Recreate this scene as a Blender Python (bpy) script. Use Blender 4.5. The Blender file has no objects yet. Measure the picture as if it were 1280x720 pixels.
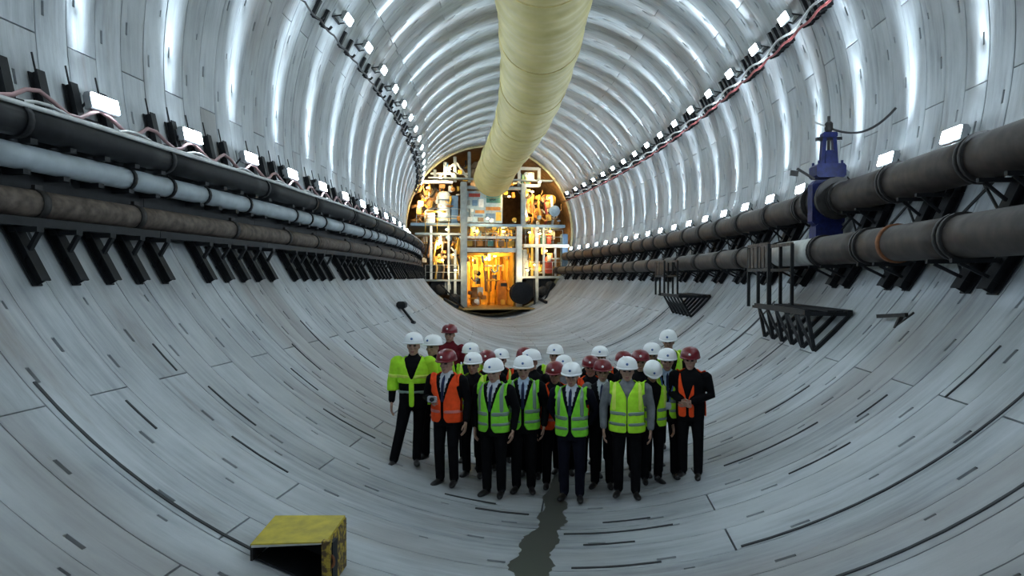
import bpy, math, random
import numpy as np
from mathutils import Matrix, Vector

random.seed(7)
rng = np.random.default_rng(7)
scene = bpy.context.scene
COL = scene.collection
PI = math.pi

# ------------------------------------------------------------------ camera
cam_data = bpy.data.cameras.new('camera')
cam = bpy.data.objects.new('camera', cam_data)
COL.objects.link(cam)
cam_data.sensor_width = 36.0
cam_data.lens = 36.0 * 852.5 / 1280.0
cam_data.clip_end = 300
yaw, pit = math.radians(9.673), math.radians(0.944)
fwd = Vector((-math.sin(yaw) * math.cos(pit), math.cos(yaw) * math.cos(pit), -math.sin(pit)))
rgt = Vector((math.cos(yaw), math.sin(yaw), 0))
upv = rgt.cross(fwd)
cam.matrix_world = Matrix(((rgt.x, upv.x, -fwd.x, 0), (rgt.y, upv.y, -fwd.y, 0), (rgt.z, upv.z, -fwd.z, 2.75), (0, 0, 0, 1)))
scene.camera = cam

# ------------------------------------------------------------------ world, exposure
world = bpy.data.worlds.new('world')
scene.world = world
world.use_nodes = True
world.node_tree.nodes['Background'].inputs[0].default_value = (0.55, 0.68, 0.82, 1)
world.node_tree.nodes['Background'].inputs[1].default_value = 0.35
vs = scene.view_settings
vs.view_transform = 'Standard'
vs.look = 'None'
vs.gamma = 1.0
vs.use_curve_mapping = False
vs.exposure = 0.52
LAMP_UP = 820.0       # watts of each flood lamp's upward wash
LAMP_DOWN = 150.0
LENS = 60.0           # emission of each lamp lens
LAMP_COL = (0.73, 0.88, 1.0)

# ------------------------------------------------------------------ tunnel coordinates
R = 6.0
CA, CK = -0.6715, 0.004


def TP(u, lat, z):
    """a point of the curved tunnel: u along the axis, lat to the right of it, z above the invert"""
    n = math.sqrt(1 + 4 * CK * CK * u * u)
    return Vector((CA - CK * u * u + lat / n, u + lat * 2 * CK * u / n, z))


def TR(u, deg, r):
    a = math.radians(deg)
    return TP(u, r * math.cos(a), 6 + r * math.sin(a))


def FR(u):
    """frame of the tunnel at u: local x to the right, local y along the axis, z up"""
    n = math.sqrt(1 + 4 * CK * CK * u * u)
    nx, ny = 1 / n, 2 * CK * u / n
    o = TP(u, 0, 0)
    return Matrix(((nx, -ny, 0, o.x), (ny, nx, 0, o.y), (0, 0, 1, 0), (0, 0, 0, 1)))


# ------------------------------------------------------------------ mesh builder
class MB:
    def __init__(s):
        s.v, s.f, s.m, s.sm = [], [], [], []

    def add(s, vs_, fs, mat=0, smooth=False):
        b = len(s.v)
        s.v += [tuple(p) for p in vs_]
        for f in fs:
            s.f.append(tuple(i + b for i in f))
            s.m.append(mat)
            s.sm.append(smooth)
        return s

    def box(s, c, size, rot=None, mat=0, bev=0.0):
        hx, hy, hz = size[0] / 2, size[1] / 2, size[2] / 2
        c = Vector(c)
        b = min(bev, hx * .9, hy * .9, hz * .9)
        if b <= 0:
            P = [Vector((x, y, z)) for z in (-hz, hz) for y in (-hy, hy) for x in (-hx, hx)]
            F = [(0, 2, 3, 1), (4, 5, 7, 6), (0, 1, 5, 4), (2, 6, 7, 3), (0, 4, 6, 2), (1, 3, 7, 5)]
        else:
            # octagonal outline in local xz, chamfered
            o = [(-hx + b, -hz), (hx - b, -hz), (hx, -hz + b), (hx, hz - b), (hx - b, hz), (-hx + b, hz), (-hx, hz - b), (-hx, -hz + b)]
            P = [Vector((x, -hy, z)) for x, z in o] + [Vector((x, hy, z)) for x, z in o]
            F = [tuple(range(7, -1, -1))[::-1], tuple(range(15, 7, -1))] + [(i, i + 8, (i + 1) % 8 + 8, (i + 1) % 8) for i in range(8)]
        if rot is not None:
            P = [rot @ p for p in P]
        return s.add([p + c for p in P], F, mat)

    def beam(s, p0, p1, w, h, up=(0, 0, 1), mat=0):
        """a straight bar from p0 to p1, w across and h in the up direction"""
        p0, p1 = Vector(p0), Vector(p1)
        d = (p1 - p0)
        L = d.length
        d.normalize()
        upw = Vector(up)
        x = d.cross(upw)
        if x.length < 1e-4:
            x = d.cross(Vector((1, 0, 0)))
        x.normalize()
        z = x.cross(d)
        rot = Matrix((x, d, z)).transposed()
        return s.box((p0 + p1) / 2, (w, L, h), rot, mat)

    def ibeam(s, p0, p1, w, h, up=(0, 0, 1), t=0.014, mat=0):
        p0, p1 = Vector(p0), Vector(p1)
        d = (p1 - p0).normalized()
        x = d.cross(Vector(up))
        x.normalize()
        z = x.cross(d)
        s.beam(p0 + z * (h / 2 - t / 2), p1 + z * (h / 2 - t / 2), w, t, z, mat)
        s.beam(p0 - z * (h / 2 - t / 2), p1 - z * (h / 2 - t / 2), w, t, z, mat)
        return s.beam(p0, p1, t, h - 2 * t, z, mat)

    def tube(s, pts, r, n=12, mat=0, cap=True, closed=False):
        pts = [Vector(p) for p in pts]
        N = len(pts)
        rr = r if hasattr(r, '__len__') else [r] * N
        V, F = [], []
        x = None
        for i, p in enumerate(pts):
            if closed:
                d = pts[(i + 1) % N] - pts[i - 1]
            else:
                d = pts[min(i + 1, N - 1)] - pts[max(i - 1, 0)]
            d.normalize()
            if x is None:
                x = d.orthogonal().normalized()
            else:
                x = (x - d * x.dot(d)).normalized()
            y = d.cross(x)
            for k in range(n):
                a = 2 * PI * k / n
                V.append(p + (x * math.cos(a) + y * math.sin(a)) * rr[i])
        rng_ = range(N) if closed else range(N - 1)
        for i in rng_:
            j = (i + 1) % N
            for k in range(n):
                F.append((i * n + k, i * n + (k + 1) % n, j * n + (k + 1) % n, j * n + k))
        s.add(V, F, mat, True)
        if cap and not closed:
            b = len(s.v) - len(V)
            s.f.append(tuple(b + k for k in range(n))[::-1]); s.m.append(mat); s.sm.append(False)
            s.f.append(tuple(b + (N - 1) * n + k for k in range(n))); s.m.append(mat); s.sm.append(False)
        return s

    def lathe(s, prof, n=24, M=None, mat=0, smooth=True):
        """profile of (radius, height) turned about local z"""
        V, F = [], []
        for r, h in prof:
            for k in range(n):
                a = 2 * PI * k / n
                p = Vector((r * math.cos(a), r * math.sin(a), h))
                V.append(M @ p if M else p)
        for i in range(len(prof) - 1):
            for k in range(n):
                F.append((i * n + k, i * n + (k + 1) % n, (i + 1) * n + (k + 1) % n, (i + 1) * n + k))
        F.append(tuple(range(n))[::-1])
        F.append(tuple((len(prof) - 1) * n + k for k in range(n)))
        return s.add(V, F, mat, smooth)

    def loft(s, rings, n=14, mat=0):
        """rings of (centre, rx, ry, xaxis, yaxis)"""
        V, F = [], []
        for c, rx, ry, X, Y in rings:
            for k in range(n):
                a = 2 * PI * k / n
                V.append(Vector(c) + Vector(X) * (rx * math.cos(a)) + Vector(Y) * (ry * math.sin(a)))
        for i in range(len(rings) - 1):
            for k in range(n):
                F.append((i * n + k, i * n + (k + 1) % n, (i + 1) * n + (k + 1) % n, (i + 1) * n + k))
        F.append(tuple(range(n))[::-1])
        F.append(tuple((len(rings) - 1) * n + k for k in range(n)))
        return s.add(V, F, mat, True)

    def mesh(s, name, mats):
        me = bpy.data.meshes.new(name)
        me.from_pydata(s.v, [], s.f)
        for m in (mats if isinstance(mats, (list, tuple)) else [mats]):
            me.materials.append(m)
        me.polygons.foreach_set('material_index', s.m)
        me.polygons.foreach_set('use_smooth', s.sm)
        me.update()
        return me

    def build(s, name, mats, parent=None, M=None):
        return link(name, s.mesh(name, mats), parent, M)


def link(name, me, parent=None, M=None):
    o = bpy.data.objects.new(name, me)
    COL.objects.link(o)
    if parent is not None:
        o.parent = parent
    if M is not None:
        o.matrix_local = M
    return o


def empty(name, M=None):
    o = bpy.data.objects.new(name, None)
    o.empty_display_size = .2
    COL.objects.link(o)
    if M is not None:
        o.matrix_world = M
    return o


def tag(o, label=None, cat=None, group=None, kind=None):
    if label: o['label'] = label
    if cat: o['category'] = cat
    if group: o['group'] = group
    if kind: o['kind'] = kind
    return o


def copy_tree(o, M=None, parent=None):
    c = o.copy()
    COL.objects.link(c)
    if parent is not None:
        c.parent = parent
        c.matrix_parent_inverse = o.matrix_parent_inverse.copy()
    if M is not None:
        c.matrix_world = M
    for ch in o.children:
        copy_tree(ch, None, c)
    return c


# ------------------------------------------------------------------ materials
def nt(name):
    m = bpy.data.materials.new(name)
    m.use_nodes = True
    t = m.node_tree
    return m, t, t.nodes['Principled BSDF']


def mat(name, col, rough=.6, metal=0., var=.18, scale=6., bump=.0, spec=.5, col2=None, detail=4., contrast=(.3, .7)):
    m, t, b = nt(name)
    N, L = t.nodes, t.links
    tc = N.new('ShaderNodeTexCoord')
    nz = N.new('ShaderNodeTexNoise')
    nz.inputs['Scale'].default_value = scale
    nz.inputs['Detail'].default_value = detail
    L.new(tc.outputs['Object'], nz.inputs['Vector'])
    rp = N.new('ShaderNodeValToRGB')
    rp.color_ramp.elements[0].position, rp.color_ramp.elements[1].position = contrast
    lo = col2 if col2 else tuple(c * (1 - var) for c in col)
    hi = col if col2 else tuple(min(1, c * (1 + var)) for c in col)
    rp.color_ramp.elements[0].color = (*lo, 1)
    rp.color_ramp.elements[1].color = (*hi, 1)
    L.new(nz.outputs['Fac'], rp.inputs['Fac'])
    L.new(rp.outputs['Color'], b.inputs['Base Color'])
    b.inputs['Roughness'].default_value = rough
    b.inputs['Metallic'].default_value = metal
    b.inputs['Specular IOR Level'].default_value = spec
    if bump:
        bp = N.new('ShaderNodeBump')
        bp.inputs['Strength'].default_value = bump
        bp.inputs['Distance'].default_value = .02
        L.new(nz.outputs['Fac'], bp.inputs['Height'])
        L.new(bp.outputs['Normal'], b.inputs['Normal'])
    return m


def emit(name, col, strength):
    m, t, b = nt(name)
    b.inputs['Base Color'].default_value = (*col, 1)
    b.inputs['Emission Color'].default_value = (*col, 1)
    b.inputs['Emission Strength'].default_value = strength
    return m


def concrete(name, rot_uv=True):
    m, t, b = nt(name)
    N, L = t.nodes, t.links
    uv = N.new('ShaderNodeUVMap')
    oi = N.new('ShaderNodeObjectInfo')

    def noise(sx, sy, scale, detail, rough=.6):
        mp = N.new('ShaderNodeMapping')
        mp.inputs['Scale'].default_value = (sx, sy, 1)
        L.new(uv.outputs['UV'], mp.inputs['Vector'])
        n = N.new('ShaderNodeTexNoise')
        n.inputs['Scale'].default_value = scale
        n.inputs['Detail'].default_value = detail
        n.inputs['Roughness'].default_value = rough
        L.new(mp.outputs['Vector'], n.inputs['Vector'])
        return n.outputs['Fac']

    def mix(fac, c1, c2, mode='MIX'):
        x = N.new('ShaderNodeMix')
        x.data_type = 'RGBA'
        x.blend_type = mode
        for i, v in ((0, fac), (6, c1), (7, c2)):
            if hasattr(v, 'is_linked') or hasattr(v, 'links'):
                L.new(v, x.inputs[i])
            elif i == 0:
                x.inputs[0].default_value = v
            else:
                x.inputs[i].default_value = (*v, 1)
        return x.outputs[2]

    def ramp(src, a, b_):
        r = N.new('ShaderNodeMapRange')
        r.inputs['From Min'].default_value = a
        r.inputs['From Max'].default_value = b_
        L.new(src, r.inputs['Value'])
        return r.outputs['Result']

    blotch = ramp(noise(.6, 1, .9, 5), .36, .66)
    streak = ramp(noise(.45, 7.0, 1.6, 5, .65), .35, .7)      # runs round the ring
    fine = noise(.5, 1.6, 26, 4)
    c = mix(blotch, (.235, .255, .270), (.430, .460, .478))
    sk = N.new('ShaderNodeMath'); sk.operation = 'MULTIPLY'; L.new(streak, sk.inputs[0]); sk.inputs[1].default_value = .7
    c = mix(sk.outputs[0], c, (.480, .510, .528))
    patch = ramp(noise(.22, .5, 1.0, 3, .5), .50, .60)
    pm = N.new('ShaderNodeMath'); pm.operation = 'MULTIPLY'; L.new(patch, pm.inputs[0]); pm.inputs[1].default_value = .55
    c = mix(pm.outputs[0], c, (.245, .228, .215))
    # each segment has a cast of its own
    tone = ramp(oi.outputs['Random'], 0, 1)
    c2 = mix(tone, (.87, .865, .86), (1.09, 1.095, 1.10))
    c = mix(1.0, c, c2, 'MULTIPLY')
    # brown damp stains, dark runs
    st = ramp(noise(.35, 2.2, .8, 6, .7), .57, .74)
    stm = N.new('ShaderNodeMath'); stm.operation = 'MULTIPLY'; L.new(st, stm.inputs[0]); stm.inputs[1].default_value = .75
    c = mix(stm.outputs[0], c, (.215, .195, .180))
    run = ramp(noise(.28, 16.0, 1.2, 3, .5), .68, .76)
    rm = N.new('ShaderNodeMath'); rm.operation = 'MULTIPLY'; L.new(run, rm.inputs[0]); rm.inputs[1].default_value = .32
    c = mix(rm.outputs[0], c, (.12, .12, .13))
    L.new(c, b.inputs['Base Color'])
    rr = N.new('ShaderNodeMapRange')
    rr.inputs['To Min'].default_value = .42
    rr.inputs['To Max'].default_value = .68
    L.new(fine, rr.inputs['Value'])
    L.new(rr.outputs['Result'], b.inputs['Roughness'])
    bp = N.new('ShaderNodeBump')
    bp.inputs['Strength'].default_value = .25
    bp.inputs['Distance'].default_value = .01
    L.new(fine, bp.inputs['Height'])
    L.new(bp.outputs['Normal'], b.inputs['Normal'])
    return m


M_CONC = concrete('segment_concrete')
M_POCKET_SHADE = mat('pocket_shade', (.010, .011, .012), .8, spec=.2)  # near black, paints shade onto the bolt pocket floors
M_BACKING = mat('joint_backing', (.05, .05, .05), .95)
M_BLACK = mat('black_steel', (.009, .010, .012), .6, 0, .35, 9, 0, .3)
M_DARK = mat('dark_steel', (.026, .024, .023), .6, .1, .4, 7, 0, .35)
M_GREYPIPE = mat('grey_pipe_paint', (.36, .41, .44), .5, 0, .16, 5, .05)
M_BROWN = mat('rusty_pipe', (.17, .135, .11), .75, .1, .3, 9, .2, .3, col2=(.060, .047, .040))
M_BROWN2 = mat('dark_rusty_pipe', (.060, .045, .037), .55, .1, .3, 6, .15, .4, col2=(.026, .020, .017))
M_GALV = mat('galvanised_pipe', (.50, .50, .47), .45, .4, .2, 5)
M_RUST = mat('orange_rust', (.20, .075, .028), .85, 0, .3, 12, .2)
M_BLUE = mat('blue_valve_paint', (.008, .014, .085), .55, 0, .35, 12, 0, .25)
M_LENS = emit('lamp_lens', (.73, .88, 1.0), LENS)
M_HOUSE = mat('lamp_housing', (.30, .32, .33), .5, .4)
M_CABLE_P = mat('pink_cable', (.32, .19, .19), .6)
M_CABLE_R = mat('red_cable', (.27, .06, .06), .6)
M_CABLE_W = mat('pale_cable', (.55, .56, .55), .6)
M_CABLE_K = mat('black_cable', (.02, .02, .022), .5)
M_DUCT = mat('duct_fabric', (.56, .475, .20), .5, 0, .2, 1.4, .1, .4, col2=(.40, .335, .12))
M_DUCTSEAM = mat('duct_seam', (.52, .42, .16), .7)
M_YELLOW = mat('yellow_plate', (.62, .50, .055), .55, 0, .25, 8, .1, .4, col2=(.40, .32, .05))
M_YRUST = mat('worn_yellow_plate', (.42, .30, .04), .7, 0, .3, 22, .2, .3, col2=(.09, .06, .03), contrast=(.45, .6))
M_WATER, _t, _b = nt('water_film')
_b.inputs['Base Color'].default_value = (.085, .087, .076, 1)
_b.inputs['Roughness'].default_value = .3

# ------------------------------------------------------------------ tunnel lining: rings of nine segments
RING = .525
U0 = 4.72 - RING * 18
NRING = 99
wall_l = tag(empty('wall_left'), kind='structure')
wall_r = tag(empty('wall_right'), kind='structure')
ceil_ = tag(empty('ceiling'), kind='structure')
floor_ = tag(empty('floor'), kind='structure')


def segment_template(deg):
    """inner face of one lining segment in (arc length, axial, depth): bolt pockets sunk in, rim running back into the joint"""
    SL = R * math.radians(deg)
    pk = []                                   # pockets: s0, s1, a0, a1
    if deg > 30:
        for c in (.62, 2.24, 3.86):
            pk.append((c - .09, c + .09, .10, .145))
        pk.append((1.40, 1.50, .36, .39))
    else:
        pk.append((SL / 2 - .085, SL / 2 + .085, .10, .145))
    S = {0, .02, SL - .02, SL}
    A = {0, .015, RING / 2, RING - .015, RING}
    for p in pk:
        S |= {round(p[0], 4), round(p[1], 4)}
        A |= {round(p[2], 4), round(p[3], 4)}
    S, A = sorted(S), sorted(A)
    S2 = [S[0]]
    for x in S[1:]:
        n = max(1, math.ceil((x - S2[-1]) / .40))
        b = S2[-1]
        S2 += [b + (x - b) * (i + 1) / n for i in range(n)]
    S = S2
    V, F, Mi, Sm = [], [], [], []
    nA = len(A)

    def edge_drop(s_, a_):
        return .004 if (s_ < .001 or s_ > SL - .001 or a_ < .001 or a_ > RING - .001) else 0.
    for s_ in S:
        for a_ in A:
            V.append((s_, a_, edge_drop(s_, a_)))
    for i in range(len(S) - 1):
        for j in range(nA - 1):
            sc, ac = (S[i] + S[i + 1]) / 2, (A[j] + A[j + 1]) / 2
            q = (i * nA + j, i * nA + j + 1, (i + 1) * nA + j + 1, (i + 1) * nA + j)
            hit = next((p for p in pk if p[0] < sc < p[1] and p[2] < ac < p[3]), None)
            if hit is None:
                F.append(q); Mi.append(0); Sm.append(0 < i < len(S) - 2 and 0 < j < nA - 2)
            else:
                b = len(V)
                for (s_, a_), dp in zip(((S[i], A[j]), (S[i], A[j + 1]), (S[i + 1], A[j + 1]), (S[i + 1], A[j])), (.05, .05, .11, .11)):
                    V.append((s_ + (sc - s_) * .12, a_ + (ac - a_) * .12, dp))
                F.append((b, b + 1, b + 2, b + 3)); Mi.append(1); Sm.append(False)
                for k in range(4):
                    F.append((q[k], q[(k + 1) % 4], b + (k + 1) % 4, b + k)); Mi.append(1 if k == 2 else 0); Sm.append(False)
    rim = [i * nA for i in range(len(S))] + [(len(S) - 1) * nA + j for j in range(1, nA)] + [i * nA + nA - 1 for i in range(len(S) - 2, -1, -1)] + [j for j in range(nA - 2, 0, -1)]
    b = len(V)
    for r_ in rim:
        V.append((V[r_][0], V[r_][1], .09))
    n = len(rim)
    for k in range(n):
        F.append((rim[k], rim[(k + 1) % n], b + (k + 1) % n, b + k)); Mi.append(0); Sm.append(False)
    return np.array(V), F, Mi, Sm, np.array([i for f in F for i in f]), SL


TEMPL = {d: segment_template(d) for d in (42.8, 17.6)}


def ring_map(V, SL, u0, th0, gap_s, gap_a):
    """template (s, a, depth) -> world"""
    s = V[:, 0] / SL * (SL - gap_s) + gap_s / 2
    a = u0 + V[:, 1] / RING * (RING - gap_a) + gap_a / 2
    th = th0 + s / R
    r = R + V[:, 2]
    lat, z = r * np.cos(th), 6 + r * np.sin(th)
    n = np.sqrt(1 + 4 * CK * CK * a * a)
    return np.stack([CA - CK * a * a + lat / n, a + lat * 2 * CK * a / n, z], -1), th, a


for j in range(NRING):
    u0 = U0 + j * RING
    th_deg = 183.7 if j % 2 == 0 else 201.9
    gap_ring = random.choice((.004, .004, .005, .006, .008, .008, .022))
    for i in range(9):
        span = 17.6 if i == 7 else 42.8
        SV, SF, SM, SS, SLOOP, SL = TEMPL[span]
        W, th, aa = ring_map(SV, SL, u0, math.radians(th_deg), random.choice((.014, .020)), gap_ring)
        me = bpy.data.meshes.new('segment')
        me.from_pydata(W.tolist(), [], SF)
        me.materials.append(M_CONC); me.materials.append(M_POCKET_SHADE)
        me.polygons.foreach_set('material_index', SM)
        me.polygons.foreach_set('use_smooth', SS)
        ul = me.uv_layers.new(name='UVMap')
        ul.data.foreach_set('uv', np.stack([th * R, aa], -1)[SLOOP].ravel())
        c = (th_deg + span / 2) % 360
        par = floor_ if 222 < c < 318 else ceil_ if 42 < c < 138 else wall_l if 138 <= c <= 222 else wall_r
        link('segment', me, par)
        th_deg += span

# grout shell added behind the joints to stop light leaking through
mb = MB()
us = [U0 + i * RING * 2 for i in range(NRING // 2 + 1)]
n = 72
V = [TR(u, 360 * k / n, 6.095) for u in us for k in range(n)]
F = [(i * n + k, i * n + (k + 1) % n, (i + 1) * n + (k + 1) % n, (i + 1) * n + k) for i in range(len(us) - 1) for k in range(n)]
mb.add(V, F, 0, True)
tag(mb.build('wall_outer', M_BACKING), kind='structure')
UEND = U0 + NRING * RING          # 47.25

# ------------------------------------------------------------------ flood lamps in four rows
def lamp_proto(name, deg, label, group):
    """built at the tunnel frame u = 0 and copied along; the lens looks in at the tunnel"""
    root = empty(name)
    a = math.radians(deg)
    er = Vector((math.cos(a), 0, math.sin(a)))          # outwards
    et = Vector((-math.sin(a), 0, math.cos(a)))
    if et.z < 0:
        et = -et                                        # upwards along the wall
    rot = Matrix((er, Vector((0, 1, 0)), et)).transposed()
    ctr = Vector((0, 0, 6)) + er * 5.72
    b = MB(); b.box(ctr + er * .045, (.09, .50, .21), rot, 0, .02)
    for k in range(5):
        b.box(ctr + er * .11 + Vector((0, -.2 + .1 * k, 0)), (.05, .012, .18), rot)
    b.build('housing', M_HOUSE, root)
    b = MB(); b.box(ctr - er * .012, (.022, .46, .18), rot, 0, .006)
    b.build('lens', M_LENS, root)
    b = MB()
    for s_ in (-.24, .24):
        b.beam(ctr + er * .05 + Vector((0, s_, 0)), ctr + er * .27 - et * .16 + Vector((0, s_, 0)), .03, .012, (0, 1, 0))
    b.beam(ctr + er * .26 - et * .16 + Vector((0, -.26, 0)), ctr + er * .26 - et * .16 + Vector((0, .26, 0)), .05, .03)
    b.build('mounting_bracket', M_BLACK, root)
    for sgn, w in ((1, LAMP_UP), (-1, LAMP_DOWN)):
        ld = bpy.data.lights.new('wash_light', 'SPOT')
        ld.energy = w
        ld.color = LAMP_COL
        ld.spot_size = math.radians(84)
        ld.spot_blend = 1.0
        ld.shadow_soft_size = .16
        lo = bpy.data.objects.new('wash_light', ld)
        COL.objects.link(lo)
        lo.parent = root
        d = (et * sgn * .94 - er * (.26 if sgn > 0 else .20)).normalized()
        zax = -d
        xax = Vector((0, 1, 0))
        yax = zax.cross(xax)
        Mx = Matrix((xax, yax, zax)).transposed().to_4x4()
        Mx.translation = ctr + et * sgn * .15 - er * .03
        lo.matrix_local = Mx @ Matrix.Diagonal((.20, 1, 1, 1))
    tag(root, label, 'lamp', group)
    return root


ORD = ('nearest', 'second nearest', 'third nearest', 'fourth nearest', 'fifth nearest', 'sixth nearest', 'seventh nearest', 'eighth nearest')


def ordinal(o, u, u_first, step, near, far, behind):
    """the near ones of a row can be counted off; the far ones look all alike"""
    k = round((u - u_first) / step)
    o['label'] = behind if k < 0 else (ORD[k] + ' ' + near if k < len(ORD) else far)


rows = (('flood_lamp', 190.7, 2.06, 8.05, 'flood lamp on the left wall just above the blackish pipe', 'flood lamps above the left pipes'),
        ('flood_lamp', 149.6, 2.05, 16.15, 'flood lamp high on the left shoulder of the vault', 'flood lamps high on the left of the vault'),
        ('flood_lamp', 26.6, 2.0, 15.62, 'flood lamp high on the right beside the black cable hooks', 'flood lamps high on the right of the vault'),
        ('flood_lamp', 347.4, 1.9, 10.1, 'flood lamp low on the right wall behind the upper pipe', 'flood lamps behind the upper right pipe'))
for nm, deg, sp, ph, lab, grp in rows:
    p = lamp_proto(nm, deg, lab, grp)
    u = ph - sp * math.floor((ph + 2.5) / sp)
    first = True
    while u < UEND - .8:
        if first:
            p.matrix_world = FR(u); o = p; first = False
        else:
            o = copy_tree(p, FR(u))
        ordinal(o, u, ph, sp, 'white ' + lab, 'small far white ' + lab, 'white ' + lab + ', out of view')
        u += sp


# ------------------------------------------------------------------ long pipes made of sections
def ulist(u0, u1, step=.5):
    n = max(1, int(math.ceil((u1 - u0) / step)))
    return [u0 + (u1 - u0) * i / n for i in range(n + 1)]


def pipeline(name, label, lat, z, r, cuts, m_body, m_coup, coup_r, coup_l, n=16, special=None):
    root = tag(empty(name, FR(cuts[0])), label, 'pipe')
    inv = root.matrix_world.inverted()
    for i in range(len(cuts) - 1):
        b = MB(); b.tube([inv @ TP(u, lat, z) for u in ulist(cuts[i] + .004, cuts[i + 1] - .004)], r, n)
        mm = m_body
        if special and special(cuts[i]):
            mm = special(cuts[i])
        b.build('pipe_section', mm, root)
    for c in cuts[1:-1]:
        b = MB()
        if isinstance(coup_l, tuple):        # pair of flanges
            for o in coup_l:
                b.tube([inv @ TP(c + o - .03, lat, z), inv @ TP(c + o + .03, lat, z)], r + coup_r, n)
        else:
            b.tube([inv @ TP(c - coup_l / 2, lat, z), inv @ TP(c + coup_l / 2, lat, z)], r + coup_r, n)
            b.box(inv @ TP(c, lat * .995, z + r + coup_r + .01), (.05, coup_l * .9, .05))
        b.build('coupling', m_coup, root)
    return root


def cuts(u0, u1, steps):
    L, i = [u0], 0
    while L[-1] < u1:
        L.append(L[-1] + steps[i % len(steps)]); i += 1
    L[-1] = u1
    if L[-1] - L[-2] < .3:
        L.pop(-2)
    return L


UP = 46.6
pipeline('grey_pipe', 'pale grey painted pipe with black clamps along the left wall', -5.15, 3.945, .13,
         cuts(-4.6, UP, (2.05, .85, .9, 1.35)), M_GREYPIPE, M_BLACK, .018, .06)
pipeline('rusty_pipe', 'rust brown pipe running lowest along the left wall under the grey pipe', -5.22, 3.50, .145,
         cuts(-4.6, UP, (2.5, 2.2, 1.6)), M_BROWN, M_DARK, .014, .10)
sp_up = None
pipeline('large_pipe', 'thick dark brown flanged pipe running uppermost along the right wall', 5.25, 4.20, .285,
         cuts(-4.4, UP, (1.9, 1.75, 1.9, 2.1)), M_BROWN2, M_DARK, .035, (-.05, .05), 22)
pipeline('large_pipe', 'thick brown flanged pipe running below the other pipe on the right wall', 4.62, 3.20, .245,
         cuts(-4.4, UP, (2.3, 1.75, 2.2)), M_BROWN2, M_DARK, .032, (-.05, .05), 22,
         special=lambda u: M_GALV if 11.6 < u < 13.4 else None)
# rusty weld collar on the lower right pipe
low = [o for o in bpy.data.objects if o.name.startswith('large_pipe') and 'below' in o.get('label', '')][0]
b = MB(); inv = low.matrix_world.inverted()
b.tube([inv @ TP(9.55, 4.62, 3.2), inv @ TP(9.63, 4.62, 3.2)], .268, 22)
tag(b.build('weld_collar', M_RUST, low), 'orange rusty collar')

# dark pipe with cables strapped along its top, above the grey pipe
tr = pipeline('dark_pipe', 'blackish steel pipe with pale cables along its top, above the grey pipe on the left', -5.06, 4.27, .155,
              cuts(-4.6, UP, (2.4, 2.9)), M_BLACK, M_BLACK, .016, .08)
inv = tr.matrix_world.inverted()
for ph, r, m_ in ((72, .022, M_CABLE_W), (50, .02, M_CABLE_W), (95, .03, M_CABLE_K), (118, .028, M_CABLE_W)):
    b = MB(); b.tube([inv @ TP(u, -5.06 + (.155 + r) * math.cos(math.radians(ph + 5 * math.sin(u * 1.3 + ph))), 4.27 + (.155 + r) * math.sin(math.radians(ph + 5 * math.sin(u * 1.3 + ph)))) for u in ulist(-4.6, UP, .4)], r, 7)
    b.build('strapped_cable', m_, tr)


def support_rail(label, lat, z, w, h):
    root = tag(empty('support_rail', FR(0)), label, 'rail')
    inv = root.matrix_world.inverted()
    c_ = cuts(-4.6, UP, (3.23,))
    for i in range(len(c_) - 1):
        b = MB()
        U = ulist(c_[i] + .005, c_[i + 1] - .005, .8)
        for a_, d_ in zip(U[:-1], U[1:]):
            b.beam(inv @ TP(a_, lat, z), inv @ TP(d_, lat, z), w, h)
        b.build('rail_length', M_BLACK, root)
    return root


support_rail('black steel rail right under the rusty pipe on the left wall', -5.17, 3.30, .22, .09)
support_rail('black steel backing rail added between the grey and rusty pipes on the left wall', -5.35, 3.75, .12, .22)  # backing added to turn the gap between these pipes black
support_rail('black steel backing rail added between the dark and grey pipes on the left wall', -5.38, 4.13, .24, .20)  # likewise a backing that blackens the gap above the grey pipe


def long_cable(name, label, m_, r, fn, u0=-4.6, u1=UP, step=.2):
    b = MB(); b.tube([fn(u) for u in ulist(u0, u1, step)], r, 7)
    return tag(b.build(name, m_), label, 'cable')


long_cable('slack_cable', 'dull pink cable looping over the bracket tops on the left wall', M_CABLE_P, .026,
           lambda u: TR(u, 192.6 + 1.0 * math.cos(u * 2 * PI / 1.07), 5.78))
long_cable('slack_cable', 'thin pale cable sagging between the left bracket tops below the pink one', M_CABLE_W, .02,
           lambda u: TR(u, 194.2 + .7 * math.cos(u * 2 * PI / 1.6 + 1), 5.70))

# ------------------------------------------------------------------ wall brackets
def left_bracket():
    root = empty('pipe_bracket')
    P = lambda deg, r: Vector((r * math.cos(math.radians(deg)), 0, 6 + r * math.sin(math.radians(deg))))
    b = MB()
    pts = [P(d, 5.925) for d in (214.0, 205.5, 197.0, 188.6)]
    for p0, p1 in zip(pts[:-1], pts[1:]):
        er = ((p0 + p1) / 2 - Vector((0, 0, 6))).normalized()
        b.ibeam(p0, p1, .12, .12, er)
    b.build('post', M_BLACK, root)
    for z, lat in ((3.22, -4.92), (3.79, -5.06), (4.09, -4.98)):
        w = -math.sqrt(36 - (z - 6) ** 2) + .08
        b = MB(); b.beam((w, 0, z), (lat, 0, z), .09, .05)
        b.build('arm', M_BLACK, root)
    b = MB(); b.beam((-5.14, 0, 2.86), (-4.93, 0, 3.20), .04, .05, (0, 1, 0))
    b.build('strut', M_BLACK, root)
    b = MB(); b.tube([P(188.8, 5.93), P(186.4, 5.95)], .011, 6)
    b.build('threaded_rod', M_BLACK, root)
    return tag(root, 'black steel bracket carrying the pipes on the left wall', 'bracket', 'black brackets of the left pipes')


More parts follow.
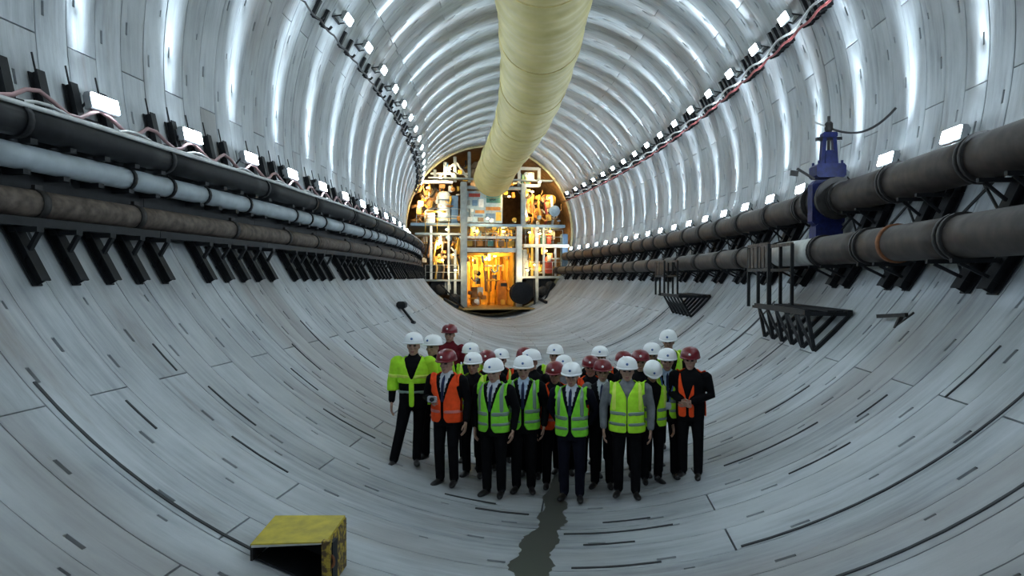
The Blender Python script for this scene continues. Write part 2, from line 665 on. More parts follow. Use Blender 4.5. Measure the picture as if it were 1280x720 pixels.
lb = left_bracket()
i, u, first, cnt = 12, 6.12 - .538 * 6, True, -5
while u < 46:
    if i % 6 != 5:
        if first:
            lb.matrix_world = FR(u); o = lb; first = False
        else:
            o = copy_tree(lb, FR(u))
        ordinal(o, cnt, 0, 1, 'black steel bracket under the pipes on the left wall', 'far black steel bracket under the pipes on the left wall', 'black steel bracket of the left pipes at the left picture edge')
        cnt += 1
    i += 1
    u += .538


def right_bracket():
    root = empty('pipe_bracket')
    P = lambda deg, r: Vector((r * math.cos(math.radians(deg)), 0, 6 + r * math.sin(math.radians(deg))))
    b = MB()
    pts = [P(d, 5.92) for d in (-35.2, -28.0, -20.5, -14.0)]
    for p0, p1 in zip(pts[:-1], pts[1:]):
        er = ((p0 + p1) / 2 - Vector((0, 0, 6))).normalized()
        b.ibeam(p0, p1, .21, .14, er)
    b.build('post', M_BLACK, root)
    for z, lat in ((2.93, 4.46), (3.885, 5.02)):
        w = math.sqrt(36 - (z - 6) ** 2) - .08
        b = MB(); b.beam((w, 0, z), (lat, 0, z), .06, .05)
        b.build('arm', M_BLACK, root)
    b = MB(); b.beam((4.98, 0, 2.68), (4.55, 0, 2.90), .035, .035, (0, 1, 0)); b.build('strut', M_BLACK, root)
    b = MB(); b.beam((5.42, 0, 3.58), (5.10, 0, 3.86), .035, .035, (0, 1, 0)); b.build('strut', M_BLACK, root)
    return tag(root, 'black steel bracket carrying the two thick pipes on the right wall', 'bracket', 'black brackets of the right pipes')


rb = right_bracket()
u, i, first, cnt = 7.99 - 1.93 * 2, 0, True, -4
while u < 46:
    for o in (0, .52):
        if first:
            rb.matrix_world = FR(u + o); q = rb; first = False
        else:
            q = copy_tree(rb, FR(u + o))
        ordinal(q, cnt, 0, 1, 'black steel bracket under the two thick pipes on the right', 'far black steel bracket under the two thick pipes on the right', 'black steel bracket of the thick pipes at the right picture edge')
        cnt += 1
    u += 1.93

# thin cross rods between the right brackets
u = 8.55 - 1.93 * 2
mesh_rod = None
while u < 46:
    if mesh_rod is None:
        q = MB()
        q.beam((4.90, 0, 2.72), (5.18, .95, 3.42), .028, .028)
        q.beam((5.30, .0, 3.50), (5.52, .95, 4.2), .028, .028)
        q.beam((5.30, .95, 3.50), (5.52, .0, 4.2), .028, .028)
        mesh_rod = q.mesh('brace_rod', M_BLACK)
    o = link('brace_rod', mesh_rod, None, FR(u))
    tag(o, 'thin black crossed brace rods between bracket pairs on the right wall', 'brace', 'cross braces of the right brackets')
    u += 1.93

# ------------------------------------------------------------------ cable hooks high on both sides
def hook_proto(d0, d1, label, group):
    P = lambda deg, r: Vector((r * math.cos(math.radians(deg)), 0, 6 + r * math.sin(math.radians(deg))))
    root = empty('cable_hook')
    b = MB()
    er = P((d0 + d1) / 2, 1) - Vector((0, 0, 6))
    b.beam(P(d0, 5.94), P(d1, 5.94), .09, .08, er)
    b.build('bar', M_BLACK, root)
    b = MB()
    b.beam(P(d0, 5.94), P(d0, 5.72), .05, .04, (0, 1, 0))
    s_ = 1 if d1 > d0 else -1
    b.beam(P(d0, 5.73), P(d0 + s_ * .9, 5.70), .05, .035, (0, 1, 0))
    b.build('arm', M_BLACK, root)
    return tag(root, label, 'hook', group)


hr = hook_proto(21.8, 27.6, 'black cable hook in the row high on the right vault', 'cable hooks high on the right')
first = True
u = 15.62 - 2.0 * 3
while u < 46:
    for o in (.48, .78, 1.08, 1.38):
        if first:
            hr.matrix_world = FR(u + o); first = False
        else:
            copy_tree(hr, FR(u + o))
    u += 2.0
hl = hook_proto(155.0, 151.2, 'black cable hook in the row high on the left vault', 'cable hooks high on the left')
first = True
u = 16.15 - 2.05 * 3
while u < 46:
    for o in (.75, 1.35):
        if first:
            hl.matrix_world = FR(u + o); first = False
        else:
            copy_tree(hl, FR(u + o))
    u += 2.05
long_cable('red_cable', 'dark red cable draped along the hooks high on the right', M_CABLE_R, .03,
           lambda u: TR(u, 22.3 - .55 * abs(math.sin((u - 16.1) * PI / 1.0)), 5.70))
long_cable('pale_cable', 'pale bundled cable beside the lamps high on the right', M_CABLE_W, .03,
           lambda u: TR(u, 23.6 + .5 * math.sin(u * 2 * PI / 2.0), 5.80))
long_cable('black_cable', 'black cable draped along the hooks high on the left', M_CABLE_K, .022,
           lambda u: TR(u, 155.0 + .5 * abs(math.sin((u - 16.9) * PI / 1.03)), 5.72))
long_cable('red_cable', 'red cable lying on the wall over the upper right pipe', M_CABLE_R, .028,
           lambda u: TR(u, -15.5 + .9 * math.cos(u * 2 * PI / 1.3), 5.76))

# ------------------------------------------------------------------ ventilation duct
du = ulist(-4.7, 44.9, .125)
vd = tag(empty('ventilation_duct', FR(0)), 'long pale yellow fabric ventilation duct hung under the crown', 'duct')
inv = vd.matrix_world.inverted()


def duct_c(u):
    dz = 0 if u < 39 else -.9 * ((u - 38) / 7.4) ** 2
    return TP(u, -.26, 10.02 + dz)


dcuts = cuts(-4.7, 44.9, (5.0,))
for i in range(len(dcuts) - 1):
    b = MB()
    U = ulist(dcuts[i] + .0, dcuts[i + 1] - .0, .125)
    b.tube([inv @ duct_c(u) for u in U], [1.235 + .014 * math.sin(u * 2 * PI / .5) + .022 * math.sin(u * 1.9) + .012 * math.sin(u * 5.1 + 1) for u in U], 40, cap=False)
    b.build('duct_sleeve', M_DUCT, vd)
for c in dcuts[1:]:
    b = MB()
    N = 40
    fr = FR(c)
    X, Yz = fr.to_3x3() @ Vector((1, 0, 0)), Vector((0, 0, 1))
    b.tube([inv @ (duct_c(c) + X * 1.25 * math.cos(2 * PI * k / N) + Yz * 1.25 * math.sin(2 * PI * k / N)) for k in range(N)], .016, 8, closed=True)
    b.build('seam_ring', M_DUCTSEAM, vd)
for c in ulist(-3.7, 43.8, 2.5):
    b = MB()
    for s_ in (-.5, .5):
        p = duct_c(c) + Vector((0, 0, 1.12)) + FR(c).to_3x3() @ Vector((s_, 0, 0))
        q = TP(c, -.26 + s_ * 1.2, 6 + math.sqrt(36 - (.26 + abs(s_) * 1.2) ** 2))
        b.tube([inv @ p, inv @ q], .012, 5)
    b.build('hanger_wire', M_BLACK, vd)

# ------------------------------------------------------------------ blue gate valve on the upper right pipe
vt = empty('gate_valve', FR(13.3))
tag(vt, 'blue gate valve with tall bonnet standing on the upper right pipe', 'valve')
VX, VZ = 5.16, 4.20
b = MB(); b.tube([(VX, -.42, VZ), (VX, .42, VZ)], .318, 22)
b.tube([(VX, -.44, VZ), (VX, -.36, VZ)], .39, 22); b.tube([(VX, .36, VZ), (VX, .44, VZ)], .39, 22)
b.build('pipe_sleeve', M_DARK, vt)
b = MB(); b.box((VX - .04, 0, VZ - .05), (.60, .24, .86), None, 0, .08)
b.build('valve_body', M_BLUE, vt)
b = MB(); b.box((VX - .02, 0, VZ + .55), (.54, .40, .26), None, 0, .04)
for s_ in (-1, 1):
    for t_ in (-1, 1):
        b.tube([(VX - .02 + s_ * .21, t_ * .15, VZ + .66), (VX - .02 + s_ * .21, t_ * .15, VZ + .74)], .025, 6)
b.build('bonnet', M_BLUE, vt)
b = MB()
for s_ in (-1, 1):
    b.beam((VX + s_ * .13, 0, VZ + .62), (VX + s_ * .09, 0, VZ + 1.22), .07, .12, (0, 1, 0))
b.box((VX, 0, VZ + 1.24), (.27, .17, .10), None, 0, .02)
b.box((VX, 0, VZ + .80), (.16, .15, .30), None, 0, .03)
b.build('yoke', M_BLUE, vt)
b = MB(); b.box((VX, 0, VZ + 1.17), (.46, .10, .06)); b.build('crosshead', M_BLACK, vt)
b = MB(); b.tube([(VX, 0, VZ + .6), (VX, 0, VZ + 1.60)], .028, 8); b.lathe([(.05, 0), (.075, .04), (.075, .16), (.04, .2)], 12, Matrix.Translation((VX, 0, VZ + 1.30)))
b.build('spindle', M_DARK, vt)
b = MB(); b.beam((VX - .05, 0, VZ + 1.40), (VX - .28, 0, VZ + 1.50), .03, .03); b.beam((VX - .28, 0, VZ + 1.36), (VX - .28, 0, VZ + 1.62), .03, .03, (0, 1, 0))
b.build('hand_lever', M_GALV, vt)
b = MB(); b.beam((VX - .30, -.1, VZ + .40), (VX - .62, -.1, VZ + .60), .04, .04); b.beam((VX - .60, -.1, VZ + .50), (VX - .74, -.1, VZ + .52), .05, .10)
b.build('drain_tap', M_DARK, vt)
b = MB(); b.box((VX - .04, 0, VZ - .62), (.50, .34, .34), None, 0, .05); b.build('lower_housing', M_BLUE, vt)
b = MB()
pts = []
for k in range(13):
    t_ = k / 12
    pts.append(TP(13.3 - 1.1 * t_, VX + .06 + .62 * t_, VZ + 1.36 - .62 * math.sin(PI * (t_ * .62)) * .55 + .42 * t_ * t_))
b.tube(pts, .022, 7)
tag(b.build('valve_hose', M_CABLE_K), 'black hose drooping from the blue valve top to the wall', 'hose')

# ------------------------------------------------------------------ access platforms on the right wall
def platform(u0, n, sp, lat_in, z, cage, label):
    root = tag(empty('access_platform', FR(u0)), label, 'platform')
    L = sp * (n - 1)
    w = math.sqrt(36 - (z - 6) ** 2) - .01
    zl = z - .58
    wl = math.sqrt(36 - (zl - 6) ** 2) - .03
    inv = root.matrix_world.inverted()
    T = lambda o, la, zz: inv @ TP(u0 + o, la, zz)
    for k in range(n):
        o = k * sp
        b = MB()
        b.beam(T(o, lat_in, z), T(o, w, z), .06, .06)
        b.beam(T(o, lat_in + .03, z), T(o, wl, zl), .055, .055, (0, 1, 0))
        b.beam(T(o, wl, zl), T(o, w, z), .07, .07, (0, 1, 0))
        b.build('triangle_frame', M_BLACK, root)
    for k in range(n - 1):
        b = MB(); b.beam(T((k + 1) * sp, lat_in + .03, z - .02), T(k * sp, wl - .02, zl + .02), .04, .04, (0, 1, 0)); b.build('cross_brace', M_BLACK, root)
    b = MB(); b.beam(T(-.08, lat_in, z + .02), T(L + .1, lat_in, z + .02), .07, .09); b.build('edge_beam', M_BLACK, root)
    b = MB(); b.beam(T(-.08, w - .06, z + .02), T(L + .1, w - .06, z + .02), .07, .09); b.build('edge_beam', M_BLACK, root)
    k = 0
    x = w - .34
    while x < w - .1:
        b = MB(); b.beam(T(-.05, x, z + .045), T(L + .05, x, z + .045), .10, .025); b.build('deck_plank', M_BLACK, root)
        x += .135
    if cage:
        c0, c1, zt = cage
        for o in (c0, (c0 + c1) / 2, c1):
            for la in (lat_in, lat_in + .42):
                b = MB(); b.beam(T(o, la, z - .02), T(o, la, zt), .055, .055, (0, 1, 0)); b.build('cage_post', M_BLACK, root)
        for zz in (zt, zt - .48):
            for la in (lat_in, lat_in + .42):
                b = MB(); b.beam(T(c0, la, zz), T(c1, la, zz), .05, .06); b.build('cage_rail', M_BROWN if zz == zt else M_DARK, root)
        for k in range(6):
            o = c0 + .06 + (c1 - c0 - .12) * k / 5
            b = MB(); b.beam(T(o, lat_in - .01, zt - .44), T(o, lat_in - .01, zt - .04), .14, .02, (1, 0, 0)); b.build('cage_slat', M_BROWN2 if k != 4 else M_BROWN, root)
        b = MB(); b.beam(T(c0, lat_in + .1, z - .02), T(c1, lat_in + .1, z - .02), .05, .05); b.build('cage_rail', M_BLACK, root)
        b = MB(); b.beam(T(L, lat_in, z), T(c0, lat_in, z), .06, .06); b.build('link_beam', M_BLACK, root)
    return root


platform(10.95, 6, .50, 3.90, 2.17, (1.85, 3.1, 3.36), 'black steel access platform on triangle frames with a tall cage below the right pipes')
platform(19.6, 6, .42, 3.70, 2.17, (1.9, 3.1, 3.25), 'smaller farther black access platform with short cage on the right wall')
# small wall shelf bracket near the right pipes
ws = tag(empty('wall_cleat', FR(9.5)), 'small dark steel cleat fixed to the concrete right of the platform', 'bracket')
T = lambda o, la, zz: ws.matrix_world.inverted() @ TP(9.5 + o, la, zz)
b = MB(); b.beam(T(.35, 4.50, 2.20), T(-.15, 4.64, 2.25), .05, .05); b.build('flat_bar', M_DARK, ws)
b = MB(); b.beam(T(-.05, 4.62, 2.23), T(-.05, 4.55, 2.06), .05, .05, (0, 1, 0)); b.beam(T(-.22, 4.70, 2.28), T(-.05, 4.55, 2.07), .03, .03, (0, 1, 0)); b.build('foot', M_DARK, ws)

# ------------------------------------------------------------------ yellow steel step on the invert, lower left
st = tag(empty('steel_step', FR(5.45)), 'yellow painted steel step box open at the front, low on the left of the invert', 'step')
inv = st.matrix_world.inverted()
T = lambda u, la, zz: inv @ TP(u, la, zz)
def plate(pts, th, m_, name, parent=st, nrm=None):
    """a flat plate with thickness from four corner points"""
    P = [Vector(p) for p in pts]
    n_ = (P[1] - P[0]).cross(P[2] - P[0]).normalized() * th / 2
    b = MB(); b.add([p - n_ for p in P] + [p + n_ for p in P], [(3, 2, 1, 0), (4, 5, 6, 7)] + [(i, (i + 1) % 4, (i + 1) % 4 + 4, i + 4) for i in range(4)])
    return b.build(name, m_, parent)
zg = lambda la: 6 - math.sqrt(36 - la * la)
tz = .60
plate([T(5.16, -2.24, tz - .03), T(5.16, -1.60, tz + .02), T(5.66, -1.63, tz + .06), T(5.66, -2.27, tz + .03)], .022, M_YELLOW, 'top_plate')
plate([T(5.165, -2.235, tz - .03), T(5.165, -1.605, tz + .02), T(5.165, -1.66, tz + .005), T(5.165, -2.235, tz - .05)], .014, M_GALV, 'front_lip')
plate([T(5.17, -1.60, tz + .02), T(5.66, -1.63, tz + .05), T(5.66, -1.63, zg(1.63) + .003), T(5.17, -1.60, zg(1.60) + .003)], .02, M_YRUST, 'side_plate')
plate([T(5.17, -2.24, tz - .03), T(5.66, -2.27, tz + .02), T(5.66, -2.27, zg(2.27) + .003), T(5.17, -2.24, zg(2.24) + .003)], .02, M_DARK, 'side_plate')  # dark colour stands in for shade inside the box
plate([T(5.64, -2.26, tz + .02), T(5.64, -1.63, tz + .05), T(5.64, -1.63, zg(1.63) + .003), T(5.64, -2.26, zg(2.26) + .003)], .02, M_BLACK, 'back_plate')  # black paints the shade seen through the open front
plate([T(5.20, -2.22, zg(2.22) + .02), T(5.20, -1.70, zg(1.70) + .02), T(5.63, -1.70, zg(1.70) + .02), T(5.63, -2.22, zg(2.22) + .02)], .012, M_BLACK, 'shade_plate')  # black sheet added to hide the lit floor, shade painted in
b = MB(); b.beam(T(5.14, -1.585, zg(1.585) + .003), T(5.14, -1.585, tz + .05), .07, .05, (0, 1, 0)); b.build('corner_post', M_YRUST, st)
b = MB(); b.beam(T(5.20, -1.555, .30), T(5.20, -1.555, tz + .03), .03, .10, (0, 1, 0)); b.build('latch_bar', M_BLACK, st)
b = MB(); b.tube([T(5.15, -1.56, tz - .07 - .05 + .05 * math.cos(a)) + Vector((.03 * math.sin(a), 0, 0)) for a in [2 * PI * k / 12 for k in range(12)]], .012, 6, closed=True); tag(b.build('ring_handle', M_RUST, st), 'reddish ring handle')

# ------------------------------------------------------------------ invert: water trickle, seams, odd rods
b = MB()
prev = None
V, F = [], []
UL = ulist(2.4, 9.4, .05)
for k, u in enumerate(UL):
    g_ = .5 + .5 * math.sin(u * 1.1 + .4)
    wl = .13 + .05 * g_ + .05 * math.sin(u * 3.1) + .035 * math.sin(u * 9 + 1) + .05 * random.random()
    wr = .13 + .05 * (1 - g_) + .05 * math.sin(u * 2.3 + 2) + .035 * math.sin(u * 11) + .05 * random.random()
    fade = min(1, .25 + (9.4 - u) / 3)
    c0 = .02 + .04 * math.sin(u * .9)
    for la in (c0 - wl * fade, c0 - wl * .5 * fade, c0 + wr * .5 * fade, c0 + wr * fade):
        V.append(TP(u, la, zg(la) + .004))
for k in range(len(UL) - 1):
    for j_ in range(3):
        F.append((k * 4 + j_, k * 4 + j_ + 1, k * 4 + j_ + 5, k * 4 + j_ + 4))
b.add(V, F, 0, True)
tag(b.build('water_trickle', M_WATER), 'dark film of water trickling along the lowest line of the invert', 'water', kind='stuff')

def arc_strip(u, d0, d1, w, name, m_, parent=None, h=.012):
    b = MB()
    nseg = max(2, int(abs(d1 - d0) / 2.5))
    for k in range(nseg):
        a0, a1 = d0 + (d1 - d0) * k / nseg, d0 + (d1 - d0) * (k + 1) / nseg
        er = TR(u, (a0 + a1) / 2, 1) - TR(u, 0, 0)
        b.beam(TR(u, a0, R - h / 2), TR(u, a1, R - h / 2), w, h, er)
    return b.build(name, m_, parent)

M_SEAM = mat('groove_strip', (.045, .047, .05), .85)  # dark strips laid on the surface in place of grooves
for u, d0, d1, w in ((5.32, 224, 252, .03), (6.9, 236, 243, .02), (9.1, 238, 246, .02), (7.45, 229, 236, .02), (6.1, 228, 232, .02), (7.2, 222, 226, .018),
                     (6.33, 288, 322, .028), (5.35, 293, 312, .026), (8.6, 291, 303, .022), (7.6, 296, 303, .018), (7.2, 312, 319, .02), (8.1, 306, 310, .02), (9.9, 300, 307, .018),
                     (14.75, 303, 321, .07), (22.9, 290, 316, .08), (18.7, 300, 314, .06), (12.4, 302, 318, .02),
                     (7.75, 262, 268, .03), (7.2, 272, 283, .022), (6.9, 274, 279, .02), (6.35, 273, 281, .022), (6.05, 275, 280, .02), (7.5, 276, 281, .02),
                     (8.0, 258, 264, .02), (9.6, 230, 235, .02), (10.4, 226, 232, .02), (11.5, 222, 229, .02), (12.6, 228, 236, .02)):
    arc_strip(u, d0, d1, w, 'groove_strip', M_SEAM, floor_ if 222 < d0 < 318 else wall_r)
# tool lying on the left slope: a long handled lance
ln = tag(empty('lance_tool', FR(19.1)), 'black long-handled tool lying on the left slope behind the group', 'tool')
T = lambda u, deg, r: ln.matrix_world.inverted() @ TR(u, deg, r)
b = MB(); b.tube([T(19.3, 224.0, 5.93), T(19.0, 229.2, 5.96)], .035, 8); b.build('shaft', M_BLACK, ln)
b = MB(); b.box(T(19.3, 223.6, 5.88), (.26, .30, .20), None, 0, .05); b.build('head', M_BLACK, ln)
b = MB(); b.tube([T(18.9, 229.2, 5.96), T(19.1, 229.6, 5.96)], .045, 8); b.build('foot', M_BLACK, ln)

# ------------------------------------------------------------------ boring machine at the end of the tunnel
tb = tag(empty('boring_machine', FR(46.7)), 'lit steel gantry of the tunnel boring machine filling the far end', 'machine')
M_GSTEEL = mat('grey_green_steel', (.30, .33, .32), .5, .3, .2, 3)
M_LSTEEL = mat('pale_steel', (.58, .58, .53), .5, .2, .15, 3)
M_BSTEEL = mat('blue_grey_steel', (.22, .30, .36), .5, .2, .2, 3)
M_TYEL = mat('machine_yellow', (.70, .42, .06), .5, 0, .2, 3)
M_TORG = mat('machine_orange', (.62, .25, .04), .55, 0, .25, 2.5, col2=(.30, .13, .03))
M_TBRN = mat('machine_brown', (.26, .16, .08), .7, .1, .35, 3)
M_TWHT = mat('machine_white', (.78, .78, .72), .5)
M_TBLU = mat('machine_blue', (.12, .21, .32), .5)
M_TGRN = mat('machine_green', (.08, .22, .19), .5)
M_TRED = mat('machine_red', (.38, .06, .04), .5)
M_TCREAM = mat('cream_panel', (.62, .66, .66), .5)
M_WARM = emit('warm_lamp', (1.0, .70, .26), 12.)
M_WARMW = emit('warm_white_lamp', (1.0, .86, .58), 12.)


def tbox(name, x0, x1, y0, y1, z0, z1, m_, bev=.03, parent=tb):
    b = MB(); b.box(((x0 + x1) / 2, (y0 + y1) / 2, (z0 + z1) / 2), (x1 - x0, y1 - y0, z1 - z0), None, 0, bev)
    return b.build(name, m_, parent)


def tbeam(name, p0, p1, w, h, m_, up=(0, 0, 1), i=False):
    b = MB(); (b.ibeam if i else b.beam)(p0, p1, w, h, up); return b.build(name, m_, tb)


def tpost(name, x, y, z0, z1, w, m_):
    b = MB(); b.ibeam((x, y, z0), (x, y, z1), w, w, (0, 1, 0), max(.02, w * .12)); return b.build(name, m_, tb)


# shield tube and its lit rim
b = MB()
n = 64
for r0, r1, y0, y1 in ((6.06, 6.06, .62, 12.),):
    V = [Vector((r0 * math.cos(2 * PI * k / n), y, 6 + r0 * math.sin(2 * PI * k / n))) for y in (y0, y1) for k in range(n)]
    b.add(V, [(k, (k + 1) % n, n + (k + 1) % n, n + k) for k in range(n)], 0, True)
b.build('shield_tube', M_TBRN, tb)
b = MB(); b.tube([(5.93 * math.cos(2 * PI * k / n), .45, 6 + 5.93 * math.sin(2 * PI * k / n)) for k in range(n)], .09, 8, closed=True)
b.build('shield_rim', mat('rim_paint', (.72, .62, .36), .5), tb)
b = MB(); b.lathe([(6.05, 0), (6.05, .1)], 48, Matrix.Translation((0, 12, 6)) @ Matrix.Rotation(-PI / 2, 4, 'X')); b.build('bulkhead', M_TBRN, tb)

# floor plate and invert deck
tbox('invert_deck', -2.3, 2.6, -2.2, 11, .55, .64, mat('rusty_deck', (.45, .27, .08), .6, .2, .3, 2))
# main columns and decks
for x, z0, z1, w, m_ in ((-1.95, .65, 9.3, .42, M_GSTEEL), (1.95, .65, 6.3, .40, M_LSTEEL), (2.25, 6.35, 9.3, .30, M_GSTEEL), (-2.55, .65, 4.6, .16, M_LSTEEL), (-4.2, 2.5, 6.3, .16, M_TWHT),
                         (3.25, .95, 6.3, .20, M_LSTEEL), (2.9, 2.75, 6.3, .14, M_TYEL), (3.75, 2.75, 6.3, .14, M_LSTEEL), (-3.0, 1.5, 6.3, .14, M_LSTEEL), (4.6, 2.7, 4.8, .12, M_LSTEEL)):
    tpost('column', x, .1, z0, z1, w, m_)
for x in (-1.6, 1.75):
    for y in (2.5, 5, 8):
        tpost('column', x, y, .65, 6.2, .3, M_TYEL)
for x0, x1, z, h, m_, y1 in ((-2.2, 2.5, 8.95, .20, M_GSTEEL, .3), (-5.6, 5.3, 6.34, .20, M_BSTEEL, 8.), (-2.2, 2.1, 5.50, .16, M_LSTEEL, .5), (-2.1, 2.0, 4.62, .30, M_LSTEEL, .6),
                             (2.0, 5.2, 2.72, .16, M_LSTEEL, 5.), (-5.0, -2.0, 2.5, .12, M_GSTEEL, 5.), (-5.3, -2.0, 5.7, .14, M_GSTEEL, 3.), (2.3, 5.6, 4.95, .22, M_LSTEEL, 1.0),
                             (-4.9, -2.7, 9.28, .16, M_TWHT, .5), (-4.4, 4.4, 9.55, .10, M_GSTEEL, .6)):
    tbox('deck_beam', x0, x1, 0, y1, z - h / 2, z + h / 2, m_)
# guard rails on the decks
def rail(x0, x1, z, m_, y=-.05):
    b = MB()
    for zz in (.5, 1.0):
        b.tube([(x0, y, z + zz), (x1, y, z + zz)], .018, 6)
    k = int((x1 - x0) / .8) + 1
    for i in range(k + 1):
        x = x0 + (x1 - x0) * i / k
        b.tube([(x, y, z), (x, y, z + 1.0)], .018, 6)
    return b.build('guard_rail', m_, tb)


rail(-5.2, -2.2, 6.44, M_LSTEEL); rail(2.4, 5.0, 2.8, M_LSTEEL); rail(-4.6, -2.3, 2.56, M_LSTEEL); rail(2.4, 5.1, 5.06, M_GSTEEL); rail(-1.9, 1.8, 4.77, M_GSTEEL); rail(-4.6, -2.2, 5.77, M_TYEL)
# panel wall with blocks of colour between the upper columns
tbox('panel_wall', -1.75, .85, .5, .6, 6.55, 8.75, mat('pale_blue_panel', (.36, .46, .50), .5, 0, .25, 4))
for x0, x1, z0, z1, m_ in ((-1.55, -.75, 8.34, 8.58, M_TRED), (-.3, .72, 7.95, 8.66, M_TGRN), (-1.3, -.95, 7.72, 8.12, M_TBLU), (-.85, -.5, 7.62, 8.2, M_TWHT), (-.35, .7, 7.42, 7.66, M_TORG),
                           (-1.68, -1.2, 7.3, 7.5, M_TWHT), (-1.1, -.45, 7.2, 7.42, M_TORG), (-1.2, -.55, 6.98, 7.1, M_TBLU), (-.35, .3, 6.85, 7.2, M_TBLU), (-1.65, -1.3, 6.65, 6.95, M_TCREAM), (-.1, .35, 8.1, 8.3, M_DARK),
                           (.38, .75, 6.7, 7.3, M_TYEL), (-1.66, -1.45, 7.75, 8.1, M_GSTEEL), (-.9, -.5, 6.62, 6.9, M_TBRN)):
    tbox('panel', x0, x1, .44, .5, z0, z1, m_, .01)
# upper left frames and ducts
for x in (-3.9, -3.2, -2.5, -1.5):
    tpost('frame_post', x, .6, 9.35, 6 + math.sqrt(33.5 - x * x) - .1, .2, M_GSTEEL)
for p0, p1 in (((-3.8, .6, 9.5), (-2.6, .6, 10.6)), ((-3.2, .6, 10.5), (-2.5, .6, 9.5)), ((-4.2, .6, 9.9), (-1.6, .6, 9.95)), ((-2.4, .6, 10.7), (-1.5, .6, 9.5))):
    tbeam('frame_brace', p0, p1, .14, .14, M_LSTEEL)
tbox('fan_casing', -1.35, .85, 1.0, 3.0, 8.95, 10.9, M_TBRN, .3)
b = MB(); b.lathe([(.5, 0), (.62, .1), (.62, .9), (.45, 1.0)], 18, Matrix.Translation((-1.2, 1.2, 9.4))); b.build('drum', M_TBRN, tb)
# upper right square frame
for x in (2.0, 3.45):
    tbeam('window_frame_bar', (x, .3, 9.15), (x, .3, 10.45), .2, .2, M_LSTEEL, (0, 1, 0))
for z in (9.2, 10.4):
    tbeam('window_frame_bar', (2.0, .3, z), (3.45, .3, z), .2, .2, M_LSTEEL)
tbox('hoist_unit', 2.35, 3.0, .9, 1.6, 9.4, 10.1, M_TGRN, .1); tbox('hoist_arm', 2.7, 3.2, .7, .9, 9.6, 10.2, M_TCREAM, .05)
# left machinery
b = MB(); b.lathe([(.30, 0), (.46, .05), (.46, 1.9), (.30, 2.1)], 20, Matrix.Translation((-3.25, .9, 6.6))); b.build('tank', M_TWHT, tb)
for z in (6.9, 7.5, 8.1):
    b = MB(); b.tube([(-3.25 + .48 * math.cos(2 * PI * k / 20), .9 + .48 * math.sin(2 * PI * k / 20), z) for k in range(20)], .035, 6, closed=True); b.build('tank_band', M_TBLU, tb)
tbox('control_cabinet', -2.75, -2.3, .5, 1.2, 6.45, 8.4, M_TBLU)
tbox('pump_unit', -4.6, -3.9, .6, 1.8, 6.45, 7.4, M_TCREAM, .1)
for k in range(7):
    x, z = -5.35 + .22 * k % 1.3, 6.6 + .33 * k
    xx = -5.2 + (k % 3) * .42
    b = MB(); b.tube([(xx - .3, 1.0, z), (xx + .25, .8, z + .15), (xx + .5, 1.0, z + .6), (xx + .35, 1.3, z + .9)], .13, 8); b.build('hose_loop', (M_TBRN, M_TORG, M_DARK)[k % 3], tb)
tbox('filter_housing', -4.6, -3.7, 1.0, 2.2, 7.6, 8.8, M_TBRN, .1)
# right machinery
rm_ = random.Random(3)
for x, z, r_ in ((2.65, 6.85, .30), (3.3, 6.75, .22), (2.75, 7.6, .36), (3.55, 7.35, .38), (4.25, 6.9, .25), (3.1, 8.25, .28), (3.85, 8.15, .33), (4.4, 8.0, .2), (2.6, 8.5, .2)):
    b = MB(); b.lathe([(r_ * .35, 0), (r_, .06), (r_, .35), (r_ * .6, .4), (r_ * .5, .62)], 14, Matrix.Translation((x, .8 + rm_.random(), z)) @ Matrix.Rotation(PI / 2 + rm_.uniform(-.5, .5), 4, 'X') @ Matrix.Rotation(rm_.uniform(-.6, .6), 4, 'Y'), 0, False); b.build('motor', rm_.choice((M_TYEL, M_TORG, M_TYEL, M_TBRN)), tb)
for k in range(5):
    b = MB(); b.tube([(2.5 + .5 * k, .7, 6.5), (2.6 + .5 * k, .5, 7.1), (2.45 + .5 * k, .5, 7.8), (2.7 + .45 * k, .8, 8.6)], .09, 8); b.build('pipe_run', (M_LSTEEL, M_TORG, M_TYEL, M_TRED, M_TWHT)[k], tb)
b = MB(); b.lathe([(.12, 0), (.40, .04), (.40, .16), (.12, .2)], 24, Matrix.Translation((4.6, .5, 7.45)) @ Matrix.Rotation(PI / 2, 4, 'X'), 0, False); b.build('reel_disc', M_BSTEEL, tb)
tbox('motor_block', 4.0, 5.1, .9, 2.5, 6.5, 7.0, M_TORG, .1); tbox('motor_block', 3.9, 4.9, 1.2, 2.4, 8.0, 8.7, M_TYEL, .15)
tbox('cabinet', 5.15, 5.55, .2, .8, 3.4, 5.8, M_TBLU); tbox('cabinet', 4.0, 4.5, .5, 1.0, 3.0, 4.2, M_TRED); tbox('cabinet', 2.35, 2.75, .6, 1.2, 2.8, 4.7, M_TCREAM)
for k in range(4):
    b = MB(); b.lathe([(.1, 0), (.2, .1), (.2, .7), (.1, .8)], 12, Matrix.Translation((3.0 + .42 * k, .7, 5.05))); b.build('gas_bottle', (M_TYEL, M_TORG, M_TGRN, M_TRED)[k], tb)
